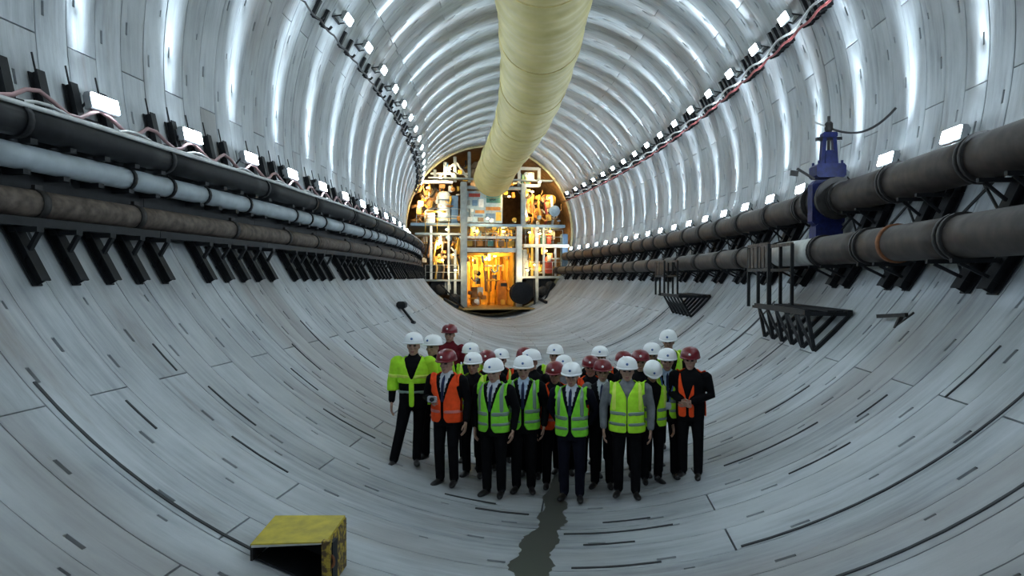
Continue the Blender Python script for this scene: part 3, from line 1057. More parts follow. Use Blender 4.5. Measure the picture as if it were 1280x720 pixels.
# centre corridor
for x in (-1.35, -.9, -.35, .35, .95, 1.45):
    b = MB(); b.tube([(x, 3.2 + abs(x), .65), (x, 3.2 + abs(x), 4.5)], .09, 8); b.build('corridor_pipe', M_TYEL if abs(x) < 1 else M_TORG, tb)
tbox('corridor_wall', -1.75, -1.65, .8, 11, .65, 4.45, M_TORG); tbox('corridor_wall', 1.65, 1.75, .8, 11, .65, 4.45, M_TYEL)
tbox('corridor_end', -1.65, 1.65, 9.0, 9.1, .65, 4.45, M_TYEL)
for x0, x1, z0, z1, y, m_ in ((-1.1, -.6, .65, 2.0, 2.2, M_TBRN), (.35, .8, 1.6, 3.2, 5.0, M_TBRN), (-.25, .15, .65, 1.6, 4.2, M_TYEL), (.9, 1.5, .65, 2.5, 2.5, M_TORG), (-1.5, -1.2, 2.2, 3.6, 3, M_TYEL)):
    tbox('corridor_unit', x0, x1, y, y + .6, z0, z1, m_, .06)
for k in range(6):
    tbeam('corridor_rib', (-1.65, 1.2 + k * 1.4, 4.35), (1.65, 1.2 + k * 1.4, 4.35), .16, .2, M_TYEL)
for k in range(5):
    tbox('junction_box', -1.7 + .75 * k, -1.3 + .75 * k, .45, .6, 4.9, 5.3, (M_TYEL, M_TORG, M_TGRN, M_TBRN, M_TYEL)[k], .03)
# lower right cable reel and machines, lower left dark gear
b = MB(); b.lathe([(.3, 0), (.78, .02), (.78, .12), (.55, .14), (.55, .6), (.78, .62), (.78, .72), (.3, .74)], 24, Matrix.Translation((2.0, -.1, 1.62)) @ Matrix.Rotation(PI / 2, 4, 'X'), 0, False); b.build('cable_reel', M_BLACK, tb)
tbox('undercarriage', 2.5, 4.3, .3, 2.5, 1.25, 2.6, M_BLACK, .1)
tbox('undercarriage', -4.2, -2.1, .3, 2.5, 1.5, 2.4, M_BLACK, .1)
for x in (3.7, 4.25):
    b = MB(); b.lathe([(.1, 0), (.35, .03), (.35, .2), (.1, .24)], 18, Matrix.Translation((x, .2, 1.75 if x < 4 else 2.1)) @ Matrix.Rotation(PI / 2, 4, 'X')); b.build('wheel', M_DARK, tb)
for x in (-3.6, -2.6):
    b = MB(); b.lathe([(.1, 0), (.38, .03), (.38, .2), (.1, .24)], 18, Matrix.Translation((x, .2, 1.85 if x < -3 else 1.2)) @ Matrix.Rotation(PI / 2, 4, 'X')); b.build('wheel', M_DARK, tb)
tbox('hydraulic_pack', -4.9, -3.2, .4, 1.6, 2.6, 3.6, M_BLACK, .1); tbox('hydraulic_pack', -2.9, -2.2, .5, 1.4, 2.6, 4.1, M_DARK, .1)
for k in range(6):
    x = -4.9 + .5 * k
    b = MB(); b.tube([(x, .3, 2.6), (x + .1, .2, 3.4), (x - .1, .3, 4.2), (x + .15, .5, 5.5)], .07, 7); b.build('hose', (M_TBRN, M_DARK, M_TYEL)[k % 3], tb)
tbeam('prop', (3.0, -.3, .75), (3.1, .2, 2.6), .12, .12, M_DARK, (0, 1, 0)); tbeam('prop', (-2.0, -1.5, .5), (-3.6, -.3, 2.2), .1, .1, M_BLACK, (0, 1, 0))
tbeam('prop', (3.6, -1.0, 1.2), (4.3, -.3, 2.3), .12, .12, M_BLACK, (0, 1, 0))
tbeam('side_rail', (-3.05, -6, .95), (-3.3, 0, 1.2), .14, .18, M_BLACK); tbeam('side_rail', (3.2, -3, 1.05), (3.4, 0, 1.2), .14, .18, M_BLACK)
for k in range(7):
    x = -1.6 + .55 * k
    b = MB(); b.tube([(x, .3, 5.56), (x + .15, .25, 5.9), (x + .05, .3, 6.25)], .06, 7); b.build('hose', (M_TORG, M_TYEL, M_TBRN)[k % 3], tb)


# small fittings crowding the bays of the gantry: boxes, conduits, hoses, braces
rc = random.Random(11)
BAYS = ((-5.2, -2.2, 6.5, 9.1, 34), (2.4, 5.0, 6.5, 9.0, 26), (-4.9, -2.1, 2.6, 5.6, 34), (2.2, 5.0, 2.9, 4.8, 24), (-4.2, -2.1, 1.5, 2.4, 12), (2.2, 3.9, 1.3, 2.6, 12), (-1.5, 1.5, 5.55, 6.2, 16),
        (-3.8, 3.4, 9.4, 10.6, 26), (-1.5, 1.5, .8, 4.2, 22), (-1.7, 1.9, 6.6, 8.8, 10), (3.0, 5.2, 5.0, 6.2, 12))
WARMPAL = (M_TYEL, M_TYEL, M_TORG, M_TBRN, M_TBRN, M_DARK, M_LSTEEL, M_TWHT, M_GSTEEL, M_TYEL, M_TBLU)
for x0, x1, z0, z1, cnt in BAYS:
    for k in range(int(cnt * 1.6)):
        x, z, y = rc.uniform(x0, x1), rc.uniform(z0, z1), rc.uniform(.25, 1.9)
        if x * x + (z - 6) ** 2 > 30:
            continue
        m_ = rc.choice(WARMPAL)
        t_ = rc.random()
        if t_ < .4:
            w_, h_ = rc.uniform(.12, .45), rc.uniform(.12, .6)
            tbox('valve_block', x - w_ / 2, x + w_ / 2, y, y + rc.uniform(.1, .4), z - h_ / 2, z + h_ / 2, m_, .03)
        elif t_ < .7:
            b = MB(); L_ = rc.uniform(.5, 1.5)
            dx, dz = (L_, 0) if rc.random() < .4 else (rc.uniform(-.1, .1), L_)
            x2, z2 = min(x + dx, x1), min(z + dz, z1)
            b.tube([(x, y, z), ((x + x2) / 2 + .03, y - .05, (z + z2) / 2), (x2 + .01, y, z2 + .01)], rc.uniform(.03, .08), 6); b.build('conduit', m_, tb)
        elif t_ < .88:
            b = MB(); b.tube([(x, y, z), (x + .2, y - .15, z - .25), (x + .45, y - .1, z - .15), (x + .5, y + .1, z + .3)], rc.uniform(.04, .07), 6); b.build('hose', m_, tb)
        else:
            b = MB(); b.lathe([(.06, 0), (.16, .03), (.16, .2), (.06, .24)], 12, Matrix.Translation((x, y, z)) @ Matrix.Rotation(PI / 2, 4, 'X'), 0, False); b.build('gauge', m_, tb)


def work_fill_lamp(x, y, z, w, col, m_, size=.16):
    b = MB(); b.lathe([(.02, -size * .5), (size * .8, -size * .35), (size, 0), (size * .8, size * .35), (.02, size * .5)], 12, Matrix.Translation((x, y, z)))
    o = b.build('work_fill_lamp', m_, tb)
    ld = bpy.data.lights.new('work_fill_light', 'SPOT')           # floods aimed into the machine
    ld.energy = w; ld.color = col; ld.shadow_soft_size = .12
    ld.spot_size = math.radians(150); ld.spot_blend = .6
    lo = bpy.data.objects.new('work_fill_light', ld)
    COL.objects.link(lo); lo.parent = o; lo.matrix_local = Matrix.Translation((x, y - size - .14, z)) @ Matrix.Rotation(math.radians(78), 4, 'X')
    return o


AMB, WWH = (1.0, .62, .18), (1.0, .82, .5)
for x, y, z, w, c_, m_ in ((0, 2.0, 4.1, 170, AMB, M_WARM), (.4, 5.5, 4.1, 170, AMB, M_WARM), (-.3, 8.2, 4.1, 120, AMB, M_WARM),
                           (3.0, .45, 8.8, 90, AMB, M_WARMW), (4.3, .45, 8.4, 60, AMB, M_WARM), (2.5, .4, 7.2, 50, AMB, M_WARM), (-3.7, .45, 5.0, 110, WWH, M_WARMW), (-2.6, .45, 4.3, 60, AMB, M_WARM), (-4.4, .4, 8.9, 90, AMB, M_WARMW),
                           (-5.0, .4, 7.6, 60, AMB, M_WARM), (-3.6, .35, 7.2, 40, WWH, M_WARM), (-.3, .3, 9.25, 45, WWH, M_WARMW), (1.3, .35, 8.4, 60, AMB, M_WARM), (2.8, .45, 5.9, 70, AMB, M_WARM), (4.0, .45, 4.6, 60, AMB, M_WARMW), (4.3, .4, 6.0, 50, AMB, M_WARM),
                           (-2.9, .3, 10.2, 45, WWH, M_WARMW), (-1.0, .35, 5.95, 50, AMB, M_WARM), (.9, .35, 5.95, 50, AMB, M_WARM), (2.8, .8, 9.9, 40, AMB, M_WARM), (-3.4, .4, 3.9, 50, AMB, M_WARM), (3.2, .5, 3.6, 50, AMB, M_WARM), (.3, .5, 4.2, 60, AMB, M_WARM)):
    work_fill_lamp(x, y, z, w * 2.2, c_, m_, .11)
for x, z, w in ((-3.6, 9.45, 120), (3.3, 9.35, 120), (-.4, 6.75, 90), (-3.2, 5.95, 90), (3.3, 5.75, 90), (2.4, 3.2, 60), (-2.6, 3.2, 60)):  # fill lamps on arms, added to light the gantry face
    tbeam('fill_lamp_arm', (x, .1, z + .13), (x, -.75, z + .13), .05, .05, M_DARK)
    work_fill_lamp(x, -.65, z, w, WWH, M_WARMW, .10)

# ------------------------------------------------------------------ people
def cloth(name, col, rough=.8, var=.2):
    return mat(name, col, rough, 0, var, 14, .15, .08)


C_BLACK = cloth('black_cloth', (.0045, .0045, .0055))
C_NAVY = cloth('navy_cloth', (.006, .0065, .013))
C_GREY = cloth('grey_cloth', (.16, .17, .18))
C_DRED = cloth('dark_red_cloth', (.12, .012, .018))
C_LIME = cloth('lime_vest', (.42, .80, .04), .7, .12)
C_GREEN = cloth('green_vest', (.22, .66, .045), .7, .12)
C_ORANGE = cloth('orange_vest', (.88, .085, .02), .7, .12)
C_WHITE = cloth('white_shirt', (.46, .49, .53))
C_LBLUE = cloth('pale_blue_shirt', (.36, .46, .58))
C_TIE = cloth('dark_tie', (.02, .025, .06))
C_REFL = mat('reflective_tape', (.20, .27, .22), .35, .2, .1)
C_REFLY = mat('yellow_tape', (.62, .78, .10), .5)
C_SKIN = mat('skin', (.33, .19, .135), .55, 0, .1, 8)
C_LIP = mat('lips', (.26, .10, .085), .5)
C_HAIR = mat('dark_hair', (.018, .014, .012), .7)
C_GREYHAIR = mat('grey_hair', (.20, .19, .18), .7)
C_EYE = mat('eye', (.03, .022, .018), .2)
C_SHOE = mat('black_shoe', (.012, .011, .011), .35)
H_WHITE = mat('white_helmet', (.80, .82, .82), .3, 0, .04)
H_RED = mat('red_helmet', (.15, .006, .012), .3, 0, .15)
H_BLUE = mat('helmet_emblem_blue', (.05, .12, .32), .4)
H_EMBW = mat('helmet_emblem_white', (.8, .8, .8), .4)
X3, Y3, Z3 = Vector((1, 0, 0)), Vector((0, 1, 0)), Vector((0, 0, 1))


def limb(b, pts, rad, n=12):
    """tapering limb along joints with rounded ends"""
    P = [Vector(p) for p in pts]
    d0, d1 = (P[0] - P[1]).normalized(), (P[-1] - P[-2]).normalized()
    P = [P[0] + d0 * rad[0] * .75] + P + [P[-1] + d1 * rad[-1] * .75]
    rr = [rad[0] * .45] + list(rad) + [rad[-1] * .45]
    b.tube(P, rr, n)


def ball(b, c, r, n=10):
    """ellipsoid"""
    c = Vector(c)
    rings = []
    for i in range(1, 8):
        a = PI * i / 8
        rings.append((c + Z3 * (-r[2] * math.cos(a)), r[0] * math.sin(a), r[1] * math.sin(a), X3, Y3))
    b.loft(rings, n)


def remesh_batch(items, smooth=4):
    """items: list of (MB, voxel) -> list of (verts, quads); one evaluation for all of them"""
    obs = []
    for mb_, vx in items:
        o = link('remesh_source', mb_.mesh('remesh_source', []))
        r = o.modifiers.new('r', 'REMESH'); r.mode = 'VOXEL'; r.voxel_size = vx
        s_ = o.modifiers.new('s', 'SMOOTH'); s_.factor = .5; s_.iterations = smooth
        obs.append(o)
    dg = bpy.context.evaluated_depsgraph_get()
    out = []
    for o in obs:
        e = o.evaluated_get(dg)
        me = e.to_mesh()
        v = np.empty(len(me.vertices) * 3); me.vertices.foreach_get('co', v)
        q = np.empty(len(me.loops), dtype=np.int32); me.loops.foreach_get('vertex_index', q)
        out.append((v.reshape(-1, 3), q.reshape(-1, 4)))
        e.to_mesh_clear()
    for o in obs:
        me = o.data
        bpy.data.objects.remove(o)
        bpy.data.meshes.remove(me)
    return out


def quads_mesh(name, v, q, mi, mats):
    me = bpy.data.meshes.new(name)
    me.vertices.add(len(v)); me.vertices.foreach_set('co', np.ascontiguousarray(v, dtype=np.float32).ravel())
    me.loops.add(q.size); me.loops.foreach_set('vertex_index', np.ascontiguousarray(q, dtype=np.int32).ravel())
    me.polygons.add(len(q))
    me.polygons.foreach_set('loop_start', np.arange(0, q.size, 4, dtype=np.int32))
    for m_ in mats:
        me.materials.append(m_)
    if mi is not None:
        me.polygons.foreach_set('material_index', np.ascontiguousarray(mi, dtype=np.int32))
    me.polygons.foreach_set('use_smooth', np.ones(len(q), dtype=bool))
    me.update(calc_edges=True)
    me.validate()
    return me


# head: origin at its centre, face towards -y
hb = MB()
hb.loft([((0, .012, .118), .030, .040, X3, Y3), ((0, .010, .105), .058, .075, X3, Y3), ((0, .006, .075), .072, .093, X3, Y3), ((0, .002, .03), .077, .100, X3, Y3), ((0, -.002, -.02), .073, .096, X3, Y3),
         ((0, -.010, -.06), .064, .084, X3, Y3), ((0, -.022, -.095), .050, .066, X3, Y3), ((0, -.036, -.118), .030, .042, X3, Y3)], 18)
hb.tube([(0, .03, -.05), (0, .03, -.19)], [.056, .062], 14)
hb.loft([((0, -.092, .022), .009, .012, X3, Y3), ((0, -.108, -.008), .013, .018, X3, Y3), ((0, -.113, -.024), .018, .019, X3, Y3), ((0, -.100, -.036), .012, .012, X3, Y3)], 10)
for s_ in (-1, 1):
    ball(hb, (s_ * .078, .012, -.006), (.011, .022, .033))
    ball(hb, (s_ * .034, -.082, .034), (.024, .016, .010))
    ball(hb, (s_ * .042, -.066, -.022), (.024, .022, .020))
ball(hb, (0, -.088, -.062), (.026, .014, .009)); ball(hb, (0, -.084, -.076), (.022, .014, .009)); ball(hb, (0, -.070, -.104), (.022, .022, .016))
# right hand: wrist at the origin, fingers along -z, palm facing -x ... thumb forward (-y)
gb = MB()
gb.loft([((0, 0, .02), .020, .027, X3, Y3), ((0, 0, -.02), .017, .034, X3, Y3), ((0, 0, -.06), .015, .040, X3, Y3), ((0, 0, -.092), .012, .039, X3, Y3)], 12)
for k, (y, L_) in enumerate(((-.030, .070), (-.010, .080), (.011, .075), (.031, .058))):
    limb(gb, [(0, y, -.085), (-.008, y * 1.1, -.085 - L_ * .45), (-.024, y * 1.12, -.085 - L_ * .78), (-.040, y * 1.1, -.085 - L_)], [.0088, .0086, .0080, .0070], 8)
limb(gb, [(0, -.026, -.022), (-.010, -.052, -.050), (-.018, -.058, -.078), (-.022, -.056, -.098)], [.013, .0115, .0100, .0085], 8)
(HEADV, HEADQ), (HANDV, HANDQ) = remesh_batch([(hb, .0065), (gb, .0045)], 2)
hc_ = HEADV[HEADQ].mean(1)
HEADM = np.zeros(len(HEADQ), dtype=np.int32)          # 0 skin, 1 hair, 2 lip, 3 eye
HEADM[(hc_[:, 1] > .015 + .5 * np.clip(.03 - hc_[:, 2], 0, 1)) & (hc_[:, 2] > -.085) & (np.abs(hc_[:, 0]) < .082) & ~((np.abs(hc_[:, 0]) > .074) & (hc_[:, 2] < .03))] = 1
HEADM[hc_[:, 2] > .075] = 1
HEADM[(hc_[:, 1] < -.088) & (np.abs(hc_[:, 2] + .069) < .012) & (np.abs(hc_[:, 0]) < .026)] = 2
HEADM[(hc_[:, 1] < -.072) & (np.abs(hc_[:, 2] - .040) < .0075) & (np.abs(np.abs(hc_[:, 0]) - .034) < .022)] = 1
HEADM[(hc_[:, 1] < -.060) & (np.abs(hc_[:, 2] - .012) < .010) & (np.abs(np.abs(hc_[:, 0]) - .033) < .015)] = 3


# hard hat: origin at the head centre
def hat_mesh(m_):
    b = MB()
    rings = []
    for r_, z in ((.142, .050), (.146, .062), (.143, .085), (.134, .118), (.115, .148), (.085, .170), (.045, .183), (.010, .187)):
        rings.append(((0, .004, z), r_ * .90, r_ * 1.06, X3, Y3))
    b.loft(rings, 28)
    b.loft([((0, .0, .044), .120, .144, X3, Y3), ((0, -.006, .040), .136, .166, X3, Y3), ((0, -.006, .052), .138, .168, X3, Y3), ((0, .0, .064), .118, .142, X3, Y3)], 28)
    b.loft([((0, -.14, .044), .070, .050, X3, Y3), ((0, -.145, .054), .072, .052, X3, Y3)], 20)
    for x in (-.035, 0, .035):
        P = [(x, -.105 + .21 * k / 8, .178 - .055 * ((k - 4) / 4) ** 2 + (.004 if x == 0 else -.004)) for k in range(9)]
        b.tube(P, .010, 6)
    return b.mesh('hard_hat', m_)


def emblem_mesh(m_):
    b = MB()
    b.lathe([(.016, 0), (.016, .006)], 12, Matrix.Translation((0, -.138, .108)) @ Matrix.Rotation(PI / 2 - .35, 4, 'X'))
    return b.mesh('emblem', m_)


HAT = {'W': hat_mesh(H_WHITE), 'R': hat_mesh(H_RED)}
EMB = {'W': emblem_mesh(H_BLUE), 'R': emblem_mesh(H_EMBW)}


def rotm(axis, a):
    return np.array(Matrix.Rotation(a, 3, axis))


# x, y, ground z, height to helmet top, yaw, options
PEOPLE = [
    dict(p=(-2.76, 8.54), H=1.75, hat='W', yaw=8, coat='hivis', vest=None, pose='walk', head=(0, 0), label='person in a white helmet and lime jacket with black lower half, leftmost of the group'),
    dict(p=(-2.64, 9.02), H=1.73, hat='W', yaw=-6, coat='hivis', vest=None, pose='a', head=(10, 0), label='person in a white helmet and lime jacket looking over the leftmost person'),
    dict(p=(-2.84, 10.67), H=1.74, hat='R', yaw=-10, coat=C_DRED, vest=None, pose='a', head=(-8, 0), label='person in a red helmet and dark red jacket standing far back on the left'),
    dict(p=(-2.23, 8.24), H=1.71, hat='R', yaw=-8, coat=C_BLACK, vest=C_ORANGE, tape='none', pose='hold', head=(5, 6), label='person in a red helmet and orange vest holding a small silver camera', shirt='W', tie=1),
    dict(p=(-2.02, 8.80), H=1.66, hat='W', yaw=0, coat=C_BLACK, vest=C_LIME, pose='b', head=(5, 4), label='person in a white helmet and yellow-green vest just right of the orange vest'),
    dict(p=(-2.20, 9.42), H=1.70, hat='W', yaw=6, coat=C_NAVY, vest=C_LIME, pose='a', head=(-4, 0), label='person in a white helmet mostly hidden behind the yellow-green vest on the left'),
    dict(p=(-1.93, 9.62 - .35), H=1.66, hat='R', yaw=0, coat=C_BLACK, vest=C_ORANGE, pose='a', head=(0, 0), label='person in a red helmet looking out between two white helmets left of centre'),
    dict(p=(-1.63, 8.24), H=1.71, hat='W', yaw=-10, coat=C_BLACK, vest=C_GREEN, pose='b', head=(0, 8), label='person in a white helmet and green vest turned slightly aside, left front', shirt='W', tie=1),
    dict(p=(-1.82, 9.85 - .13), H=1.66, hat='W', yaw=8, coat=C_BLACK, vest=C_ORANGE, pose='a', head=(0, 0), label='person in a white helmet directly behind the left front green vest'),
    dict(p=(-1.50, 9.90), H=1.70, hat='R', yaw=0, coat=C_BLACK, vest=None, pose='a', head=(0, 0), label='person in a dark red helmet and black coat at the back left of centre', shirt='W'),
    dict(p=(-1.30, 8.50), H=1.75, hat='W', yaw=4, coat=C_BLACK, vest=C_GREEN, pose='b', head=(0, 4), label='person in a white helmet and open green vest over a pale blue shirt and tie', shirt='B', tie=1),
    dict(p=(-1.30, 9.20), H=1.76, hat='W', yaw=-5, coat=C_BLACK, vest=None, pose='a', head=(12, 0), label='person in a white helmet and black coat right behind the blue shirt'),
    dict(p=(-1.08, 10.19), H=1.74, hat='W', yaw=0, coat=C_BLACK, vest=C_LIME, pose='a', head=(0, 0), label='person in a white helmet and black collar behind the orange vest at centre'),
    dict(p=(-.88, 9.45), H=1.66, hat='W', yaw=0, coat=C_GREY, vest=None, pose='a', head=(0, 0), label='person in a white helmet almost hidden behind the red helmet at centre'),
    dict(p=(-.93, 8.78), H=1.66, hat='R', yaw=14, coat=C_BLACK, vest=C_ORANGE, tape='none', pose='raise', head=(20, 10), label='person in a red helmet and orange vest with a black sleeve raised at centre'),
    dict(p=(-.68, 8.34), H=1.70, hat='W', yaw=-4, coat=C_NAVY, vest=C_GREEN, pose='back', head=(0, 6), label='person in a white helmet and green vest with arms drawn back, frontmost at centre', shirt='W', tie=1),
    dict(p=(-.40, 9.95), H=1.71, hat='W', yaw=0, coat=C_BLACK, vest=C_ORANGE, pose='a', head=(0, 0), label='person in a white helmet behind the two red helmets right of centre'),
    dict(p=(-.50, 9.30), H=1.66, hat='R', yaw=10, coat=C_BLACK, vest=C_ORANGE, tape='none', pose='a', head=(12, 4), label='person in a red helmet and orange vest right of the frontmost green vest'),
    dict(p=(-.32, 8.80), H=1.66, hat='R', yaw=-4, coat=C_BLACK, vest=None, pose='b', head=(-6, 4), label='person in a red helmet and black suit with pale shirt and dark tie', shirt='W', tie=1, coat2=C_GREY),
    dict(p=(-.01, 8.36), H=1.71, hat='W', yaw=0, coat=C_GREY, vest=C_LIME, pose='wide', head=(0, 2), wide=1.2, closed=1, label='broad person in a white helmet and closed lime vest with grey sleeves'),
    dict(p=(.16, 9.10), H=1.68, hat='R', yaw=0, coat=C_BLACK, vest=None, pose='a', head=(0, 0), label='person in a dark red helmet just right behind the closed lime vest'),
    dict(p=(-.06, 9.58), H=1.64, hat='R', yaw=0, coat=C_BLACK, vest=None, pose='a', head=(0, 0), label='person in a dark red helmet farther behind the closed lime vest'),
    dict(p=(.30, 8.75), H=1.57, hat='W', yaw=16, coat=C_BLACK, vest=C_LIME, pose='a', head=(10, 30), label='shorter person in a white helmet looking down between two lime vests'),
    dict(p=(.32, 9.48), H=1.70, hat='W', yaw=10, coat=C_BLACK, vest=C_LIME, pose='a', head=(10, 5), label='person in a white helmet behind the lanyard wearer on the right'),
    dict(p=(.49, 8.86), H=1.66, hat='W', yaw=0, coat=C_BLACK, vest=C_LIME, pose='b', head=(0, 4), label='person in a white helmet and open lime vest with blue lanyard and badge', shirt='B', tie=1, badge=1),
    dict(p=(.58, 10.24), H=1.74, hat='W', yaw=20, coat=C_BLACK, vest=C_LIME, pose='a', head=(30, 10), label='person in a white helmet and black collar highest at the back right'),
    dict(p=(.76, 8.68), H=1.63, hat='R', yaw=-18, coat=C_BLACK, vest=C_ORANGE, tape='none', pose='clasp', sash=1, head=(-10, 6), label='person in a red helmet and narrow orange vest with clasped hands, rightmost of the group'),
]


def skeleton(d):
    """joints for the pose, in a body 1.80 m to the helmet top, facing -y"""
    w = d.get('wide', 1.09)
    k = d['pose']
    r = random.Random(int(d['p'][0] * 1000) + 5)
    J = {}
    for s_ in (-1, 1):
        j = lambda a: (r.random() - .5) * a
        sp = .095 + .02 * r.random()
        hip, knee, ank = Vector((s_ * .092, 0, .90)), Vector((s_ * sp, -.012 + j(.03), .50)), Vector((s_ * sp, .02 + j(.06), .085))
        if k == 'walk':
            if s_ == -1:
                knee, ank = Vector((-.16, -.08, .50)), Vector((-.25, -.10, .10))
            else:
                knee, ank = Vector((.06, .03, .50)), Vector((.03, .06, .085))
        sh = Vector((s_ * .195 * w, .0, 1.405))
        el, wr = Vector((s_ * (.262 * w), .03, 1.13)), Vector((s_ * (.262 * w), -.05 + j(.05), .885))
        if k == 'b':
            el, wr = Vector((s_ * .265 * w, .055, 1.14)), Vector((s_ * .245 * w, .00 + j(.04), .90))
        if k == 'wide':
            el, wr = Vector((s_ * .30, .02, 1.14)), Vector((s_ * .295, -.05, .90))
        if k == 'back':
            el, wr = Vector((s_ * .30, .13, 1.17)), Vector((s_ * .20, .17, .98))
        if k == 'hold' and s_ == -1:
            el, wr = Vector((-.275, -.03, 1.15)), Vector((-.12, -.235, 1.16))
        if k == 'raise' and s_ == 1:
            el, wr = Vector((.30, -.05, 1.20)), Vector((.16, -.20, 1.36))
        if k == 'clasp':
            el, wr = Vector((s_ * .285, .02, 1.15)), Vector((s_ * .075, -.19, 1.08))
        J[s_] = (hip, knee, ank, sh, el, wr)
    return J


def body_src(d):
    w = d.get('wide', 1.09)
    J = skeleton(d)
    b = MB()
    b.loft([((0, .004, .80), .172 * w, .122 * w, X3, Y3), ((0, .004, .90), .180 * w, .130 * w, X3, Y3), ((0, -.004, 1.02), .176 * w, .130 * w, X3, Y3), ((0, -.006, 1.14), .176 * w, .130 * w, X3, Y3),
            ((0, -.004, 1.26), .190 * w, .132 * w, X3, Y3), ((0, .0, 1.35), .196 * w, .125 * w, X3, Y3), ((0, .008, 1.415), .172 * w, .104, X3, Y3), ((0, .018, 1.455), .112, .082, X3, Y3), ((0, .024, 1.485), .072, .070, X3, Y3), ((0, .022, 1.515), .064, .066, X3, Y3)], 22)
    bones = [('torso', Vector((0, 0, .82)), Vector((0, 0, 1.46)), .13, .14)]
    for s_ in (-1, 1):
        hip, knee, ank, sh, el, wr = J[s_]
        limb(b, [hip, (hip + knee) / 2, knee, (knee + ank) / 2, ank], [.096, .086, .072, .068, .062])
        bones += [('leg', hip, knee, .09, .07), ('leg', knee, ank + Z3 * .0, .07, .062)]
        toe = ank + Vector((s_ * .035, -.175, -.045)); heel = ank + Vector((-s_ * .005, .055, -.045))
        mid = ank + Vector((s_ * .012, -.07, -.037))
        b.loft([(heel + Vector((0, .02, 0)), .020, .020, X3, Z3), (heel, .037, .038, X3, Z3), (mid, .044, .042, X3, Z3), ((mid + toe) / 2, .048, .036, X3, Z3), (toe, .038, .028, X3, Z3), (toe + Vector((0, -.03, 0)), .016, .016, X3, Z3)], 12)
        bones.append(('shoe', heel, toe, .05, .045))
        limb(b, [sh, (sh + el) / 2, el, (el + wr) / 2, wr], [.078, .066, .058, .052, .046])
        bones += [('arm', sh + (el - sh) * .08, el, .072, .058), ('arm', el, wr, .058, .046)]
    return b, bones, J


def seg_dist(P, a, c, r0, r1):
    a, c = np.array(a), np.array(c)
    d = c - a
    t = np.clip(((P - a) @ d) / (d @ d), 0, 1)
    return np.linalg.norm(P - (a + t[:, None] * d), axis=1) - (r0 + (r1 - r0) * t)


def shell(name, v, q, nv, mask, off, m_, parent, thick=.008):
    """cloth made of the masked faces pushed off the body"""
    qq = q[mask]
    ids, invx = np.unique(qq, return_inverse=True)
    if len(ids) == 0:
        return None
    qi = invx.reshape(-1, 4)
    vv = v[ids] + nv[ids] * off
    # even out the cut edge of the cloth
    E = np.sort(np.concatenate([qi[:, [0, 1]], qi[:, [1, 2]], qi[:, [2, 3]], qi[:, [3, 0]]]), axis=1)
    ue, cnt = np.unique(E, axis=0, return_counts=True)
    be = ue[cnt == 1]
    for _ in range(8):
        acc, num = np.zeros_like(vv), np.zeros(len(vv))
        for k in (0, 1):
            np.add.at(acc, be[:, k], vv[be[:, 1 - k]]); np.add.at(num, be[:, k], 1)
        bm_ = num > 0
        vv[bm_] = .5 * vv[bm_] + .5 * acc[bm_] / num[bm_, None]
    me = quads_mesh(name, vv, qi, None, [m_])
    o = link(name, me, parent)
    s_ = o.modifiers.new('thickness', 'SOLIDIFY'); s_.thickness = thick; s_.offset = 1
    return o


def vnormals(v, q):
    fn = np.cross(v[q[:, 2]] - v[q[:, 0]], v[q[:, 3]] - v[q[:, 1]])
    n_ = np.zeros_like(v)
    for k in range(4):
        np.add.at(n_, q[:, k], fn)
    return n_ / (np.linalg.norm(n_, axis=1, keepdims=True) + 1e-9)


